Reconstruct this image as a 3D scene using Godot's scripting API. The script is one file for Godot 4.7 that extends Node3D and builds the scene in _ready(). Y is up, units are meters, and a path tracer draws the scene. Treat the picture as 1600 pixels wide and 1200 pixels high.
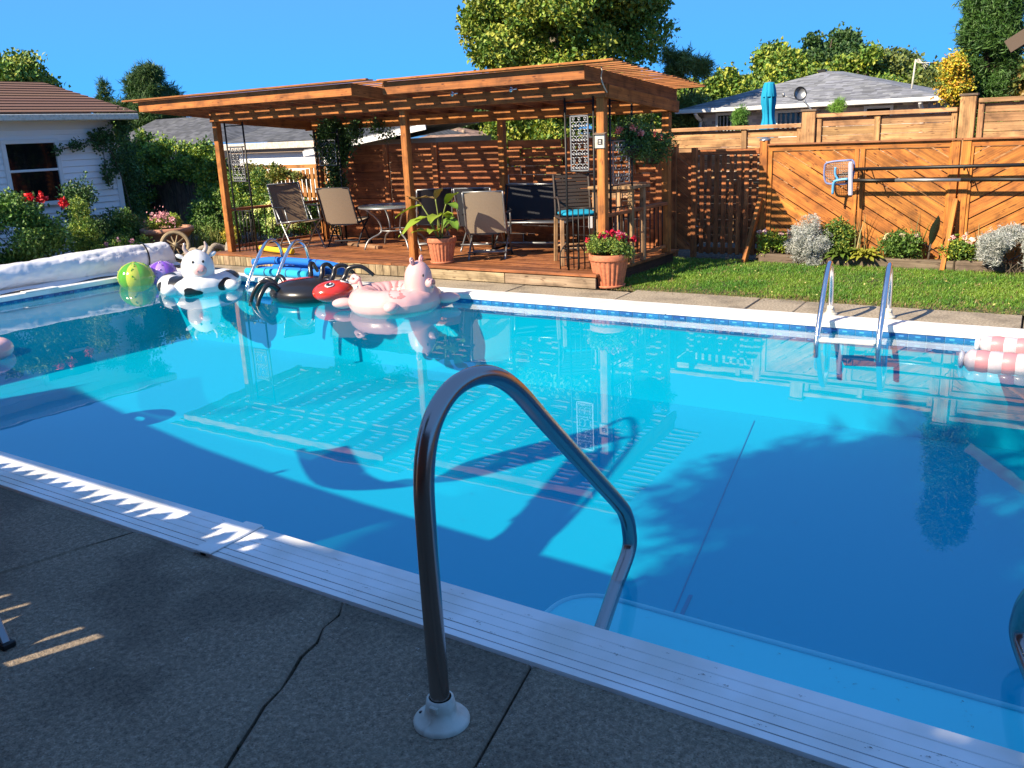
extends Node3D
# Backyard pool with a cedar pergola. Metres; the pool's long side runs along x, away from the camera is -z.

var M := {}
var taken := {}
var rng := RandomNumberGenerator.new()


func _ready():
	rng.seed = 20
	setup_view()
	materials()
	leaf_shapes()
	build_ground()
	build_pool()
	build_walks()
	build_lawn()
	build_pergola()
	build_fences()
	build_buildings()
	build_trees()
	build_garden_right()
	build_garden_left()
	build_pool_fittings()
	build_floats()
	build_deck_furniture()
	build_behind_camera()


func setup_view():
	var cam := Camera3D.new()
	cam.name = "camera"
	cam.fov = 46.28
	cam.near = 0.05
	cam.far = 900.0
	cam.transform = Transform3D(Basis(Vector3(0.83379, -0.04142, -0.55052), Vector3(-0.11499, 0.96228, -0.24657), Vector3(0.53997, 0.26890, 0.79758)).orthonormalized(), Vector3(0, 1.75, 0))
	add_child(cam)
	var sun := DirectionalLight3D.new()
	sun.name = "sun"
	sun.light_color = Color(1.0, 0.93, 0.82)
	sun.light_energy = 1.6
	sun.light_angular_distance = 0.5
	sun.shadow_enabled = true
	add_child(sun)
	sun.look_at_from_position(Vector3.ZERO, Vector3(0.40, -0.78, -1.0), Vector3.UP)
	var sm := ProceduralSkyMaterial.new()
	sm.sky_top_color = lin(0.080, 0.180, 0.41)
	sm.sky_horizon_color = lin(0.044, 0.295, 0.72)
	sm.sky_curve = 0.13
	sm.ground_bottom_color = Color(0.2, 0.2, 0.18)
	sm.ground_horizon_color = Color(0.35, 0.4, 0.42)
	sm.sun_angle_max = 12.0
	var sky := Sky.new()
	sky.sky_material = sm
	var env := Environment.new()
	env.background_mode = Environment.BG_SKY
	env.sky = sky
	env.tonemap_mode = Environment.TONE_MAPPER_LINEAR
	env.tonemap_exposure = 2.05
	env.sdfgi_enabled = true
	env.ssao_enabled = true
	env.ssil_enabled = true
	var we := WorldEnvironment.new()
	we.name = "world_environment"
	we.environment = env
	add_child(we)


# ---------------------------------------------------------------- naming
func numbered(called: String) -> String:
	if not taken.has(called):
		taken[called] = 0
		return called
	taken[called] += 1
	return "%s_%03d" % [called, taken[called]]


func thing(called: String, label: String, category: String, pos := Vector3.ZERO, turn := 0.0, group := "") -> Node3D:
	var o := Node3D.new()
	o.name = numbered(called)
	add_child(o)
	o.position = pos
	o.rotation.y = turn
	tag(o, label, category, group)
	return o


func tag(o: Node, label: String, category: String, group := "") -> void:
	o.set_meta("label", label)
	o.set_meta("category", category)
	if group != "":
		o.set_meta("group", group)


func dup(src: Node3D, label: String, pos: Vector3, turn: float, group := "") -> Node3D:
	var o: Node3D = src.duplicate()
	var base := String(src.name)
	o.name = numbered(base)
	add_child(o)
	o.position = pos
	o.rotation.y = turn
	o.set_meta("label", label)
	if group != "":
		o.set_meta("group", group)
	return o


func part(called: String, s: SurfaceTool, mat: Material, parent: Node) -> MeshInstance3D:
	s.generate_normals()
	s.index()
	return put(called, s.commit(), mat, parent)


func put(called: String, mesh: Mesh, mat: Material, parent: Node) -> MeshInstance3D:
	var o := MeshInstance3D.new()
	o.name = called
	o.mesh = mesh
	o.material_override = mat
	if parent == self:
		o.name = numbered(called)
		add_child(o)
	else:
		parent.add_child(o, true)
	return o


func struct(called: String, s: SurfaceTool, mat: Material) -> MeshInstance3D:
	var o := part(called, s, mat, self)
	o.set_meta("kind", "structure")
	return o


# ---------------------------------------------------------------- shapes
func mb() -> SurfaceTool:
	var s := SurfaceTool.new()
	s.begin(Mesh.PRIMITIVE_TRIANGLES)
	s.set_smooth_group(-1)
	return s


func tri(s: SurfaceTool, a: Vector3, b: Vector3, c: Vector3) -> void:   # counter-clockwise from outside
	for p: Vector3 in [a, c, b]:
		s.set_uv(Vector2(p.x + p.z, p.y))
		s.add_vertex(p)


func quad(s: SurfaceTool, a: Vector3, b: Vector3, c: Vector3, d: Vector3, uv := Rect2(0, 0, 1, 1)) -> void:
	var p := [a, d, c, a, c, b]
	var e := uv.end
	var t := [uv.position, Vector2(uv.position.x, e.y), e, uv.position, e, Vector2(e.x, uv.position.y)]
	for i in 6:
		s.set_uv(t[i])
		s.add_vertex(p[i])


# a box with chamfered edges; its longest side carries the grain (u)
func box(s: SurfaceTool, t: Transform3D, size: Vector3, ch := 0.0) -> void:
	var h := size * 0.5
	var long_axis := size.max_axis_index()
	var off := Vector2(rng.randf() * 7.0, rng.randf() * 5.0)
	for ax in 3:
		for sg: float in [-1.0, 1.0]:
			var u := (ax + 1) % 3
			var v := (ax + 2) % 3
			if u != long_axis and v == long_axis:
				var k := u
				u = v
				v = k
			var n := Vector3.ZERO
			n[ax] = sg
			var eu := Vector3.ZERO
			eu[u] = h[u] - ch
			var ev := Vector3.ZERO
			ev[v] = h[v] - ch
			var c := n * h[ax]
			var p := [c - eu - ev, c + eu - ev, c + eu + ev, c - eu + ev]
			if (eu.cross(ev)).dot(n) < 0:
				p = [p[1], p[0], p[3], p[2]]
			quad(s, t * p[0], t * p[1], t * p[2], t * p[3], Rect2(off.x, off.y + ax * 0.37, size[u], size[v]))
	if ch <= 0.0:
		return
	for ax in 3:
		var u := (ax + 1) % 3
		var v := (ax + 2) % 3
		for su: float in [-1.0, 1.0]:
			for sv: float in [-1.0, 1.0]:
				var a := Vector3.ZERO
				a[u] = su * h[u]
				a[v] = sv * (h[v] - ch)
				var b := Vector3.ZERO
				b[u] = su * (h[u] - ch)
				b[v] = sv * h[v]
				var l := Vector3.ZERO
				l[ax] = h[ax] - ch
				var q := [a - l, a + l, b + l, b - l]
				var out := Vector3.ZERO
				out[u] = su
				out[v] = sv
				if (q[1] - q[0]).cross(q[2] - q[1]).dot(out) < 0:
					q = [q[3], q[2], q[1], q[0]]
				quad(s, t * q[0], t * q[1], t * q[2], t * q[3], Rect2(off.x, off.y, size[ax], ch))
	for sx: float in [-1.0, 1.0]:
		for sy: float in [-1.0, 1.0]:
			for sz: float in [-1.0, 1.0]:
				var a := Vector3(sx * h.x, sy * (h.y - ch), sz * (h.z - ch))
				var b := Vector3(sx * (h.x - ch), sy * h.y, sz * (h.z - ch))
				var c := Vector3(sx * (h.x - ch), sy * (h.y - ch), sz * h.z)
				if (b - a).cross(c - b).dot(Vector3(sx, sy, sz)) < 0:
					tri(s, t * a, t * c, t * b)
				else:
					tri(s, t * a, t * b, t * c)


func abox(s: SurfaceTool, lo: Vector3, hi: Vector3, ch := 0.0) -> void:   # axis-aligned box from corner to corner
	box(s, Transform3D(Basis(), (lo + hi) * 0.5), (hi - lo).abs(), ch)


func along(a: Vector3, b: Vector3, up := Vector3.UP) -> Transform3D:      # x runs from a to b, centred
	var x := (b - a).normalized()
	var z := x.cross(up)
	if z.length() < 0.01:
		z = x.cross(Vector3.FORWARD)
	z = z.normalized()
	return Transform3D(Basis(x, z.cross(x), z), (a + b) * 0.5)


func bar(s: SurfaceTool, a: Vector3, b: Vector3, high: float, wide: float, ch := 0.0, up := Vector3.UP) -> void:
	box(s, along(a, b, up), Vector3(a.distance_to(b), high, wide), ch)


func tube(s: SurfaceTool, pts: Array, rad, seg := 10, caps := true) -> void:
	s.set_smooth_group(0)
	var n := pts.size()
	var rings := []
	var side := Vector3.ZERO
	var run := 0.0
	for i in n:
		var p: Vector3 = pts[i]
		var d: Vector3 = (pts[mini(i + 1, n - 1)] - pts[maxi(i - 1, 0)]).normalized()
		if side == Vector3.ZERO:
			side = d.cross(Vector3.UP if absf(d.y) < 0.9 else Vector3.RIGHT).normalized()
		side = (side - d * side.dot(d)).normalized()
		var w := d.cross(side)
		var r: float = rad[i] if rad is Array else rad
		var ring := []
		for k in seg + 1:
			var a := TAU * k / seg
			ring.append(p + (side * cos(a) + w * sin(a)) * r)
		if i > 0:
			run += p.distance_to(pts[i - 1])
		rings.append([ring, run])
	for i in n - 1:
		for k in seg:
			quad(s, rings[i][0][k], rings[i][0][k + 1], rings[i + 1][0][k + 1], rings[i + 1][0][k], Rect2(float(k) / seg, rings[i][1], 1.0 / seg, rings[i + 1][1] - rings[i][1]))
	if caps:
		for e in [0, n - 1]:
			for k in seg:
				if e == 0:
					tri(s, pts[0], rings[0][0][k + 1], rings[0][0][k])
				else:
					tri(s, pts[e], rings[e][0][k], rings[e][0][k + 1])
	s.set_smooth_group(-1)


func smooth(pts: Array, per := 6) -> Array:
	var c := Curve3D.new()
	for i in pts.size():
		var p: Vector3 = pts[i]
		var d: Vector3 = (pts[mini(i + 1, pts.size() - 1)] - pts[maxi(i - 1, 0)]) / 6.0
		c.add_point(p, -d, d)
	var out := []
	for i in pts.size() - 1:
		for k in per:
			out.append(c.sample(i, float(k) / per))
	out.append(pts[-1])
	return out


# surface f(u, v), u and v in 0..1
func surf(s: SurfaceTool, nu: int, nv: int, f: Callable, flip := false) -> void:
	s.set_smooth_group(0)
	var g := []
	for i in nu + 1:
		var row := []
		for j in nv + 1:
			row.append(f.call(float(i) / nu, float(j) / nv))
		g.append(row)
	for i in nu:
		for j in nv:
			var r := Rect2(float(i) / nu, float(j) / nv, 1.0 / nu, 1.0 / nv)
			if flip:
				quad(s, g[i][j], g[i][j + 1], g[i + 1][j + 1], g[i + 1][j], r)
			else:
				quad(s, g[i][j], g[i + 1][j], g[i + 1][j + 1], g[i][j + 1], r)
	s.set_smooth_group(-1)


func ellipsoid(s: SurfaceTool, c: Vector3, r: Vector3, nu := 18, nv := 12, b := Basis()) -> void:
	surf(s, nu, nv, func(u, v):
		var th: float = PI * (v - 0.5)
		var ph: float = TAU * u
		return c + b * Vector3(cos(th) * sin(ph) * r.x, sin(th) * r.y, cos(th) * cos(ph) * r.z))


func lathe(s: SurfaceTool, prof: Array, seg := 24, at := Vector3.ZERO, ribs := 0, rib_depth := 0.0, stretch := 1.0) -> void:  # prof: Vector2(radius, y) from the bottom up
	var n := prof.size() - 1
	surf(s, seg, n, func(u, v):
		var p: Vector2 = prof[roundi(v * n)]
		var a: float = TAU * u
		var r: float = p.x
		if ribs > 0 and p.x > 0.02:
			r += rib_depth * (absf(sin(a * ribs * 0.5)) - 0.5)
		return at + Vector3(sin(a) * r * stretch, p.y, cos(a) * r))


func ball_blob(n: int, r: float, z := 1.0) -> Array:
	var out := []
	for i in n + 1:
		var a := PI * (float(i) / n - 0.5)
		out.append(Vector2(cos(a) * r, sin(a) * r * z))
	return out


# ---------------------------------------------------------------- materials
func lin(r: float, g: float, b: float) -> Color:
	return Color(r, g, b).linear_to_srgb()


func mat(c: Color, rough := 0.7, metal := 0.0, tinted := false) -> StandardMaterial3D:
	var m := StandardMaterial3D.new()
	m.albedo_color = c
	m.roughness = rough
	m.metallic = metal
	m.vertex_color_use_as_albedo = tinted
	m.cull_mode = BaseMaterial3D.CULL_DISABLED
	return m


func noise_tex(kind: int, freq: float, oct: int, sd: int, stops: Array, size := 512) -> NoiseTexture2D:
	var n := FastNoiseLite.new()
	n.noise_type = kind
	n.frequency = freq
	n.fractal_octaves = oct
	n.seed = sd
	if kind == FastNoiseLite.TYPE_CELLULAR:
		n.cellular_return_type = FastNoiseLite.RETURN_CELL_VALUE
	var t := NoiseTexture2D.new()
	t.width = size
	t.height = size
	t.seamless = true
	t.noise = n
	if stops.size():
		var g := Gradient.new()
		g.offsets = PackedFloat32Array(stops.map(func(x): return x[0]))
		g.colors = PackedColorArray(stops.map(func(x): return x[1]))
		t.color_ramp = g
	return t


func grey(v: float) -> Color:
	return Color(v, v, v)


func grain_image() -> Image:   # wood: streaks along u with a few knots, values around 0.85
	var n := FastNoiseLite.new()
	n.noise_type = FastNoiseLite.TYPE_PERLIN
	n.frequency = 0.06
	n.fractal_octaves = 4
	n.seed = 5
	var a := n.get_seamless_image(32, 512)
	a.resize(1024, 512, Image.INTERPOLATE_CUBIC)
	n.seed = 9
	n.frequency = 0.02
	var b := n.get_seamless_image(128, 256)
	b.resize(1024, 512, Image.INTERPOLATE_CUBIC)
	n.seed = 12
	n.frequency = 0.2
	var c := n.get_seamless_image(256, 512)
	c.resize(1024, 512, Image.INTERPOLATE_BILINEAR)
	var out := Image.create(1024, 512, false, Image.FORMAT_RGB8)
	var knots := []
	var r := RandomNumberGenerator.new()
	r.seed = 3
	for i in 24:
		knots.append(Vector3(r.randf() * 1024, r.randf() * 512, r.randf_range(4, 9)))
	for y in 512:
		for x in 1024:
			var v := 0.67 + 0.28 * (a.get_pixel(x, y).r) + 0.24 * (b.get_pixel(x, y).r - 0.5) + 0.10 * (c.get_pixel(x, y).r - 0.5)
			out.set_pixel(x, y, Color(v, v * lerpf(0.93, 1.0, v), v * lerpf(0.88, 1.0, v)))
	for k in knots:
		for y in range(-14, 15):
			for x in range(-40, 41):
				var d: float = Vector2(x / 2.4, y).length() / k.z
				if d < 1.5:
					var px := posmod(int(k.x) + x, 1024)
					var py := posmod(int(k.y) + y, 512)
					var w := clampf(1.5 - d, 0.0, 1.0) * 0.6
					out.set_pixel(px, py, out.get_pixel(px, py).lerp(Color(0.32, 0.24, 0.2), w))
	return out


func wood(c: Color, rough := 0.75) -> StandardMaterial3D:
	var m := mat(c, rough, 0.0, true)
	m.albedo_texture = M.grain
	m.heightmap_enabled = true
	m.heightmap_texture = M.grain
	m.heightmap_scale = 0.15
	m.uv1_scale = Vector3(0.8, 3.2, 1)
	if not M.has("weather"):
		M.weather = noise_tex(FastNoiseLite.TYPE_SIMPLEX_SMOOTH, 0.012, 5, 52, [[0.2, Color(0.80, 0.79, 0.78)], [0.42, Color(0.95, 0.94, 0.93)], [0.7, grey(1.0)]])
	return stain(m, M.weather, 0.6)


func tri_tex(m: StandardMaterial3D, t: Texture2D, scale: float, bump := 0.0, bump_tex: Texture2D = null) -> StandardMaterial3D:
	m.albedo_texture = t
	m.uv1_triplanar = true
	m.uv1_world_triplanar = true
	m.uv1_scale = Vector3.ONE * scale
	if bump > 0.0:
		m.heightmap_enabled = true
		m.heightmap_texture = bump_tex if bump_tex else t
		m.heightmap_scale = bump
	return m


func stain(m: StandardMaterial3D, t: Texture2D, scale: float) -> StandardMaterial3D:
	m.detail_enabled = true
	m.detail_albedo = t
	m.detail_blend_mode = BaseMaterial3D.BLEND_MODE_MUL
	m.detail_uv_layer = BaseMaterial3D.DETAIL_UV_2
	m.uv2_triplanar = true
	m.uv2_world_triplanar = true
	m.uv2_scale = Vector3.ONE * scale
	return m


func leafy(rough := 0.55, back := 0.5) -> StandardMaterial3D:
	var m := mat(Color.WHITE, rough, 0.0, true)
	m.backlight_enabled = true
	m.backlight = Color(back, back, back * 0.5)
	return m


func vinyl(c: Color, rough := 0.22) -> StandardMaterial3D:
	var m := mat(c, rough)
	m.clearcoat_enabled = true
	m.clearcoat = 0.5
	m.clearcoat_roughness = 0.12
	return m


func materials():
	M.grain = ImageTexture.create_from_image(grain_image())
	M.cedar = wood(lin(0.68, 0.25, 0.05))
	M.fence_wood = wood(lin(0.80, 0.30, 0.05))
	M.upper_wood = wood(lin(0.72, 0.42, 0.19))
	M.deck_wood = wood(lin(0.52, 0.20, 0.07), 0.5)
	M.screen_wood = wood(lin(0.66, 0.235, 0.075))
	M.pale_wood = wood(lin(0.55, 0.44, 0.27))
	M.stool_wood = wood(lin(0.62, 0.38, 0.2))
	M.grey_wood = wood(lin(0.26, 0.20, 0.15))
	M.dark_wood = wood(lin(0.10, 0.05, 0.03))
	M.picket_wood = wood(lin(0.80, 0.36, 0.1))
	M.roof_wood = wood(lin(0.60, 0.235, 0.07))
	# concrete: pale grains in a grey paste
	var speck := concrete_image()
	M.speck = ImageTexture.create_from_image(speck[0])
	M.speck_bump = ImageTexture.create_from_image(speck[1])
	M.blotch = noise_tex(FastNoiseLite.TYPE_SIMPLEX_SMOOTH, 0.008, 5, 21, [[0.25, grey(0.82)], [0.45, grey(0.95)], [0.75, grey(1.0)]])
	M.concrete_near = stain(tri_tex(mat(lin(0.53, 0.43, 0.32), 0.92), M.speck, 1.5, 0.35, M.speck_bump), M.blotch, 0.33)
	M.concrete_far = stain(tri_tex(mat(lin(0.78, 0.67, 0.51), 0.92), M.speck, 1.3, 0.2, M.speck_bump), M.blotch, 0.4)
	var soil_t := noise_tex(FastNoiseLite.TYPE_SIMPLEX_SMOOTH, 0.04, 5, 4, [[0.2, grey(0.35)], [0.8, grey(1.0)]])
	M.soil = tri_tex(mat(lin(0.11, 0.075, 0.045), 0.95), soil_t, 0.7, 2.0)
	M.turf = tri_tex(mat(lin(0.10, 0.12, 0.03), 0.95), soil_t, 0.9, 2.0)
	M.liner = mat(lin(0.0008, 0.37, 0.55), 0.7)
	M.liner.specular_mode = BaseMaterial3D.SPECULAR_DISABLED
	M.liner_mark = mat(lin(0.003, 0.17, 0.34), 0.7)
	M.tile = mat(Color.WHITE, 0.3, 0.0, true)
	M.grout = mat(lin(0.10, 0.24, 0.45), 0.6)
	M.step_plastic = mat(lin(0.10, 0.78, 0.88), 0.6)
	M.step_plastic.specular_mode = BaseMaterial3D.SPECULAR_DISABLED
	M.step_rim = mat(lin(0.16, 0.66, 0.78), 0.5)
	var dirt := noise_tex(FastNoiseLite.TYPE_SIMPLEX_SMOOTH, 0.02, 5, 31, [[0.2, Color(0.86, 0.85, 0.83)], [0.5, grey(0.97)], [0.8, grey(1.0)]])
	M.coping = tri_tex(mat(lin(0.80, 0.80, 0.79), 0.42), noise_tex(FastNoiseLite.TYPE_SIMPLEX_SMOOTH, 0.01, 4, 61, [[0.2, Color(0.92, 0.91, 0.89)], [0.6, grey(1.0)]]), 0.35)
	M.white = tri_tex(mat(lin(0.78, 0.78, 0.77), 0.5), dirt, 1.2)
	M.white_trim = mat(lin(0.76, 0.76, 0.75), 0.5)
	M.flange = tri_tex(mat(lin(0.58, 0.56, 0.48), 0.5), dirt, 1.5)
	var w := StandardMaterial3D.new()
	w.albedo_color = lin(0.0, 0.42, 0.58)
	w.albedo_color.a = 0.14
	w.transparency = BaseMaterial3D.TRANSPARENCY_ALPHA
	w.roughness = 0.0
	w.metallic_specular = 0.45
	w.normal_enabled = true
	var rn := FastNoiseLite.new()
	rn.noise_type = FastNoiseLite.TYPE_SIMPLEX_SMOOTH
	rn.frequency = 0.012
	rn.fractal_octaves = 2
	rn.seed = 8
	var rt := NoiseTexture2D.new()
	rt.noise = rn
	rt.seamless = true
	rt.as_normal_map = true
	rt.bump_strength = 1.0
	w.normal_texture = rt
	w.normal_scale = 0.035
	w.uv1_triplanar = true
	w.uv1_world_triplanar = true
	w.uv1_scale = Vector3(0.5, 0.5, 0.5)
	M.water = w
	var brushed := noise_tex(FastNoiseLite.TYPE_SIMPLEX_SMOOTH, 0.03, 4, 15, [[0.2, grey(0.55)], [0.8, grey(1.0)]])
	M.steel = mat(lin(0.78, 0.76, 0.74), 0.16, 1.0)
	M.steel.roughness_texture = brushed
	M.steel.roughness = 0.24
	M.bronze = mat(lin(0.36, 0.31, 0.29), 0.22, 1.0)
	M.black_metal = mat(lin(0.012, 0.012, 0.012), 0.45, 0.3)
	M.grey_metal = mat(lin(0.28, 0.29, 0.30), 0.4, 0.7)
	M.dark_sling = mat(lin(0.018, 0.02, 0.028), 0.8)
	var weave := noise_tex(FastNoiseLite.TYPE_VALUE, 0.4, 1, 6, [[0.0, grey(0.78)], [1.0, grey(1.0)]], 256)
	M.taupe = tri_tex(mat(lin(0.36, 0.28, 0.20), 0.85), weave, 4.0)
	M.tan_sling = tri_tex(mat(lin(0.28, 0.19, 0.12), 0.85), weave, 4.0)
	M.brown_slat = mat(lin(0.035, 0.024, 0.02), 0.6)
	M.cushion = tri_tex(mat(lin(0.0, 0.36, 0.60), 0.8), weave, 5.0)
	var clay := noise_tex(FastNoiseLite.TYPE_SIMPLEX_SMOOTH, 0.02, 5, 44, [[0.2, grey(0.8)], [0.8, grey(1.0)]])
	M.terracotta = tri_tex(mat(lin(0.60, 0.205, 0.10), 0.7), clay, 2.0)
	M.terracotta_pale = tri_tex(mat(lin(0.55, 0.27, 0.17), 0.75), clay, 2.0)
	M.potting = tri_tex(mat(lin(0.03, 0.02, 0.013), 0.95), soil_t, 4.0, 1.5)
	M.leaf = leafy()
	M.petal = leafy(0.6, 0.35)
	M.bark = tri_tex(mat(lin(0.10, 0.075, 0.05), 0.9), clay, 1.5, 2.0)
	M.pale_bark = tri_tex(mat(lin(0.3, 0.26, 0.2), 0.9), clay, 1.5, 2.0)
	M.tarp = mat(lin(0.74, 0.74, 0.76), 0.42)
	M.navy = mat(lin(0.01, 0.03, 0.12), 0.6)
	M.shingle = ImageTexture.create_from_image(shingle_image())
	M.roof_grey = mat(lin(0.30, 0.31, 0.33), 0.9)
	M.roof_grey.albedo_texture = M.shingle
	M.roof_dark = mat(lin(0.13, 0.135, 0.145), 0.9)
	M.roof_dark.albedo_texture = M.shingle
	M.roof_tan = mat(lin(0.38, 0.24, 0.17), 0.9)
	M.roof_tan.albedo_texture = M.shingle
	M.roof_brown = mat(lin(0.17, 0.085, 0.05), 0.9, 0.0, true)
	M.brick = mat(lin(0.72, 0.65, 0.60), 0.9)
	M.brick.albedo_texture = ImageTexture.create_from_image(brick_image())
	M.red_brick = mat(lin(0.30, 0.14, 0.09), 0.9)
	M.red_brick.albedo_texture = M.brick.albedo_texture
	M.stucco = tri_tex(mat(lin(0.62, 0.56, 0.48), 0.9), dirt, 0.8)
	M.siding = mat(lin(0.84, 0.84, 0.84), 0.55)
	M.glass = mat(lin(0.006, 0.007, 0.008), 0.04)
	M.glass.metallic_specular = 0.6
	M.curtain = mat(lin(0.3, 0.3, 0.3), 0.9)
	M.dark_trim = mat(lin(0.10, 0.07, 0.05), 0.8)
	M.soffit = mat(lin(0.30, 0.22, 0.16), 0.8)
	M.rock = tri_tex(mat(lin(0.34, 0.29, 0.23), 0.9), clay, 3.0, 2.0)


func concrete_image() -> Array:
	var n := FastNoiseLite.new()
	n.noise_type = FastNoiseLite.TYPE_CELLULAR
	n.cellular_return_type = FastNoiseLite.RETURN_CELL_VALUE
	n.frequency = 0.13
	n.seed = 2
	var a := n.get_seamless_image(768, 768)
	n.cellular_return_type = FastNoiseLite.RETURN_DISTANCE
	var d := n.get_seamless_image(768, 768)
	var f := FastNoiseLite.new()
	f.noise_type = FastNoiseLite.TYPE_SIMPLEX_SMOOTH
	f.frequency = 0.03
	f.fractal_octaves = 6
	f.seed = 7
	var b := f.get_seamless_image(768, 768)
	var col := Image.create(768, 768, false, Image.FORMAT_RGB8)
	var hgt := Image.create(768, 768, false, Image.FORMAT_L8)
	for y in 768:
		for x in 768:
			var cell := a.get_pixel(x, y).r
			var dist := d.get_pixel(x, y).r
			var nz := b.get_pixel(x, y).r
			var v := 0.68 + 0.4 * (nz - 0.5)
			var stone := clampf((0.62 - dist) * 4.0, 0.0, 1.0)
			v = lerpf(v, 0.36 + 0.6 * cell, 0.55 * stone)
			if cell > 0.9:
				v = lerpf(v, 1.0, stone * 0.8)
			elif cell < 0.16:
				v = lerpf(v, 0.3, stone * 0.6)
			col.set_pixel(x, y, Color(v, v * lerpf(0.97, 1.0, cell), v * lerpf(0.92, 1.0, cell)))
			hgt.set_pixel(x, y, grey(clampf(0.45 * nz + 0.45 * stone * (0.4 + 0.6 * cell), 0, 1)))
	return [col, hgt]


func shingle_image() -> Image:
	var im := Image.create(512, 512, false, Image.FORMAT_RGB8)
	var r := RandomNumberGenerator.new()
	r.seed = 11
	im.fill(grey(0.75))
	for row in 32:
		var x := -r.randi_range(0, 30)
		while x < 512:
			var w := r.randi_range(18, 44)
			var v := r.randf_range(0.62, 1.0)
			im.fill_rect(Rect2i(x, row * 16, w, 16), Color(v, v, v * r.randf_range(0.97, 1.03)))
			x += w
		im.fill_rect(Rect2i(0, row * 16 + 14, 512, 2), grey(0.5))
	return im


func brick_image() -> Image:
	var im := Image.create(256, 256, false, Image.FORMAT_RGB8)
	im.fill(Color(0.86, 0.84, 0.8))
	var r := RandomNumberGenerator.new()
	r.seed = 14
	for row in 16:
		for k in 9:
			var v := r.randf_range(0.62, 1.0)
			im.fill_rect(Rect2i(k * 32 - (16 if row % 2 else 0), row * 16, 30, 14), Color(v, v * r.randf_range(0.92, 1.0), v * r.randf_range(0.88, 0.98)))
	return im


# ---------------------------------------------------------------- leaves
var L := {}


func leaf_blade(s: SurfaceTool, base: Vector3, dir: Vector3, out: Vector3, length: float, width: float, droop := 0.2, cup := 0.15) -> void:
	var side := dir.cross(out).normalized() * width * 0.5
	var up := side.cross(dir).normalized()
	var m := base + dir * length * 0.5 + up * cup * width
	var tip := base + dir * length - up * droop * length
	tri(s, base, m - side - up * cup * width, m)
	tri(s, m - side - up * cup * width, tip, m)
	tri(s, base, m, m + side - up * cup * width)
	tri(s, m, tip, m + side - up * cup * width)


func clump(n: int, length: float, width: float, spread: float, sd: int, droop := 0.2) -> Mesh:
	var r := RandomNumberGenerator.new()
	r.seed = sd
	var s := mb()
	for i in n:
		var p := Vector3(r.randfn(), r.randfn(), r.randfn()) * spread * 0.4
		var d := Vector3(r.randfn(), r.randfn() * 0.7 + 0.1, r.randfn()).normalized()
		leaf_blade(s, p, d, Vector3(r.randfn(), r.randfn(), r.randfn()).normalized(), length * r.randf_range(0.7, 1.2), width * r.randf_range(0.8, 1.2), droop)
	s.generate_normals()
	return s.commit()


func tuft(n: int, length: float, width: float, lean: float, sd: int) -> Mesh:
	var r := RandomNumberGenerator.new()
	r.seed = sd
	var s := mb()
	for i in n:
		var a := TAU * (i + r.randf()) / n
		var o := Vector3(cos(a), 0, sin(a))
		var sd2 := Vector3(-sin(a), 0, cos(a)) * width * 0.5
		var b := o * r.randf() * length * 0.15
		var l := length * r.randf_range(0.65, 1.1)
		var k := lean * r.randf_range(0.4, 1.3)
		var m := b + Vector3.UP * l * 0.6 + o * l * k * 0.35
		var t := b + Vector3.UP * l * (1.0 - k * 0.35) + o * l * k
		tri(s, b - sd2, b + sd2, m + sd2 * 0.8)
		tri(s, b - sd2, m + sd2 * 0.8, m - sd2 * 0.8)
		tri(s, m - sd2 * 0.8, m + sd2 * 0.8, t)
	s.generate_normals()
	return s.commit()


func leaf_shapes():
	L.broad = clump(7, 1.0, 0.62, 1.5, 1)
	L.oval = clump(6, 1.0, 0.5, 1.6, 2)
	L.small = clump(9, 0.7, 0.4, 1.6, 3)
	L.needle = clump(16, 1.3, 0.13, 0.8, 4, 0.05)
	L.lace = clump(14, 0.9, 0.16, 1.0, 5, 0.1)
	L.petals = clump(9, 0.8, 0.7, 0.5, 6, 0.1)
	L.single = clump(1, 1.0, 0.55, 0.0, 7)
	L.grass = tuft(5, 1.0, 0.10, 0.5, 8)
	L.blade = tuft(7, 1.0, 0.05, 0.45, 9)


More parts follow.
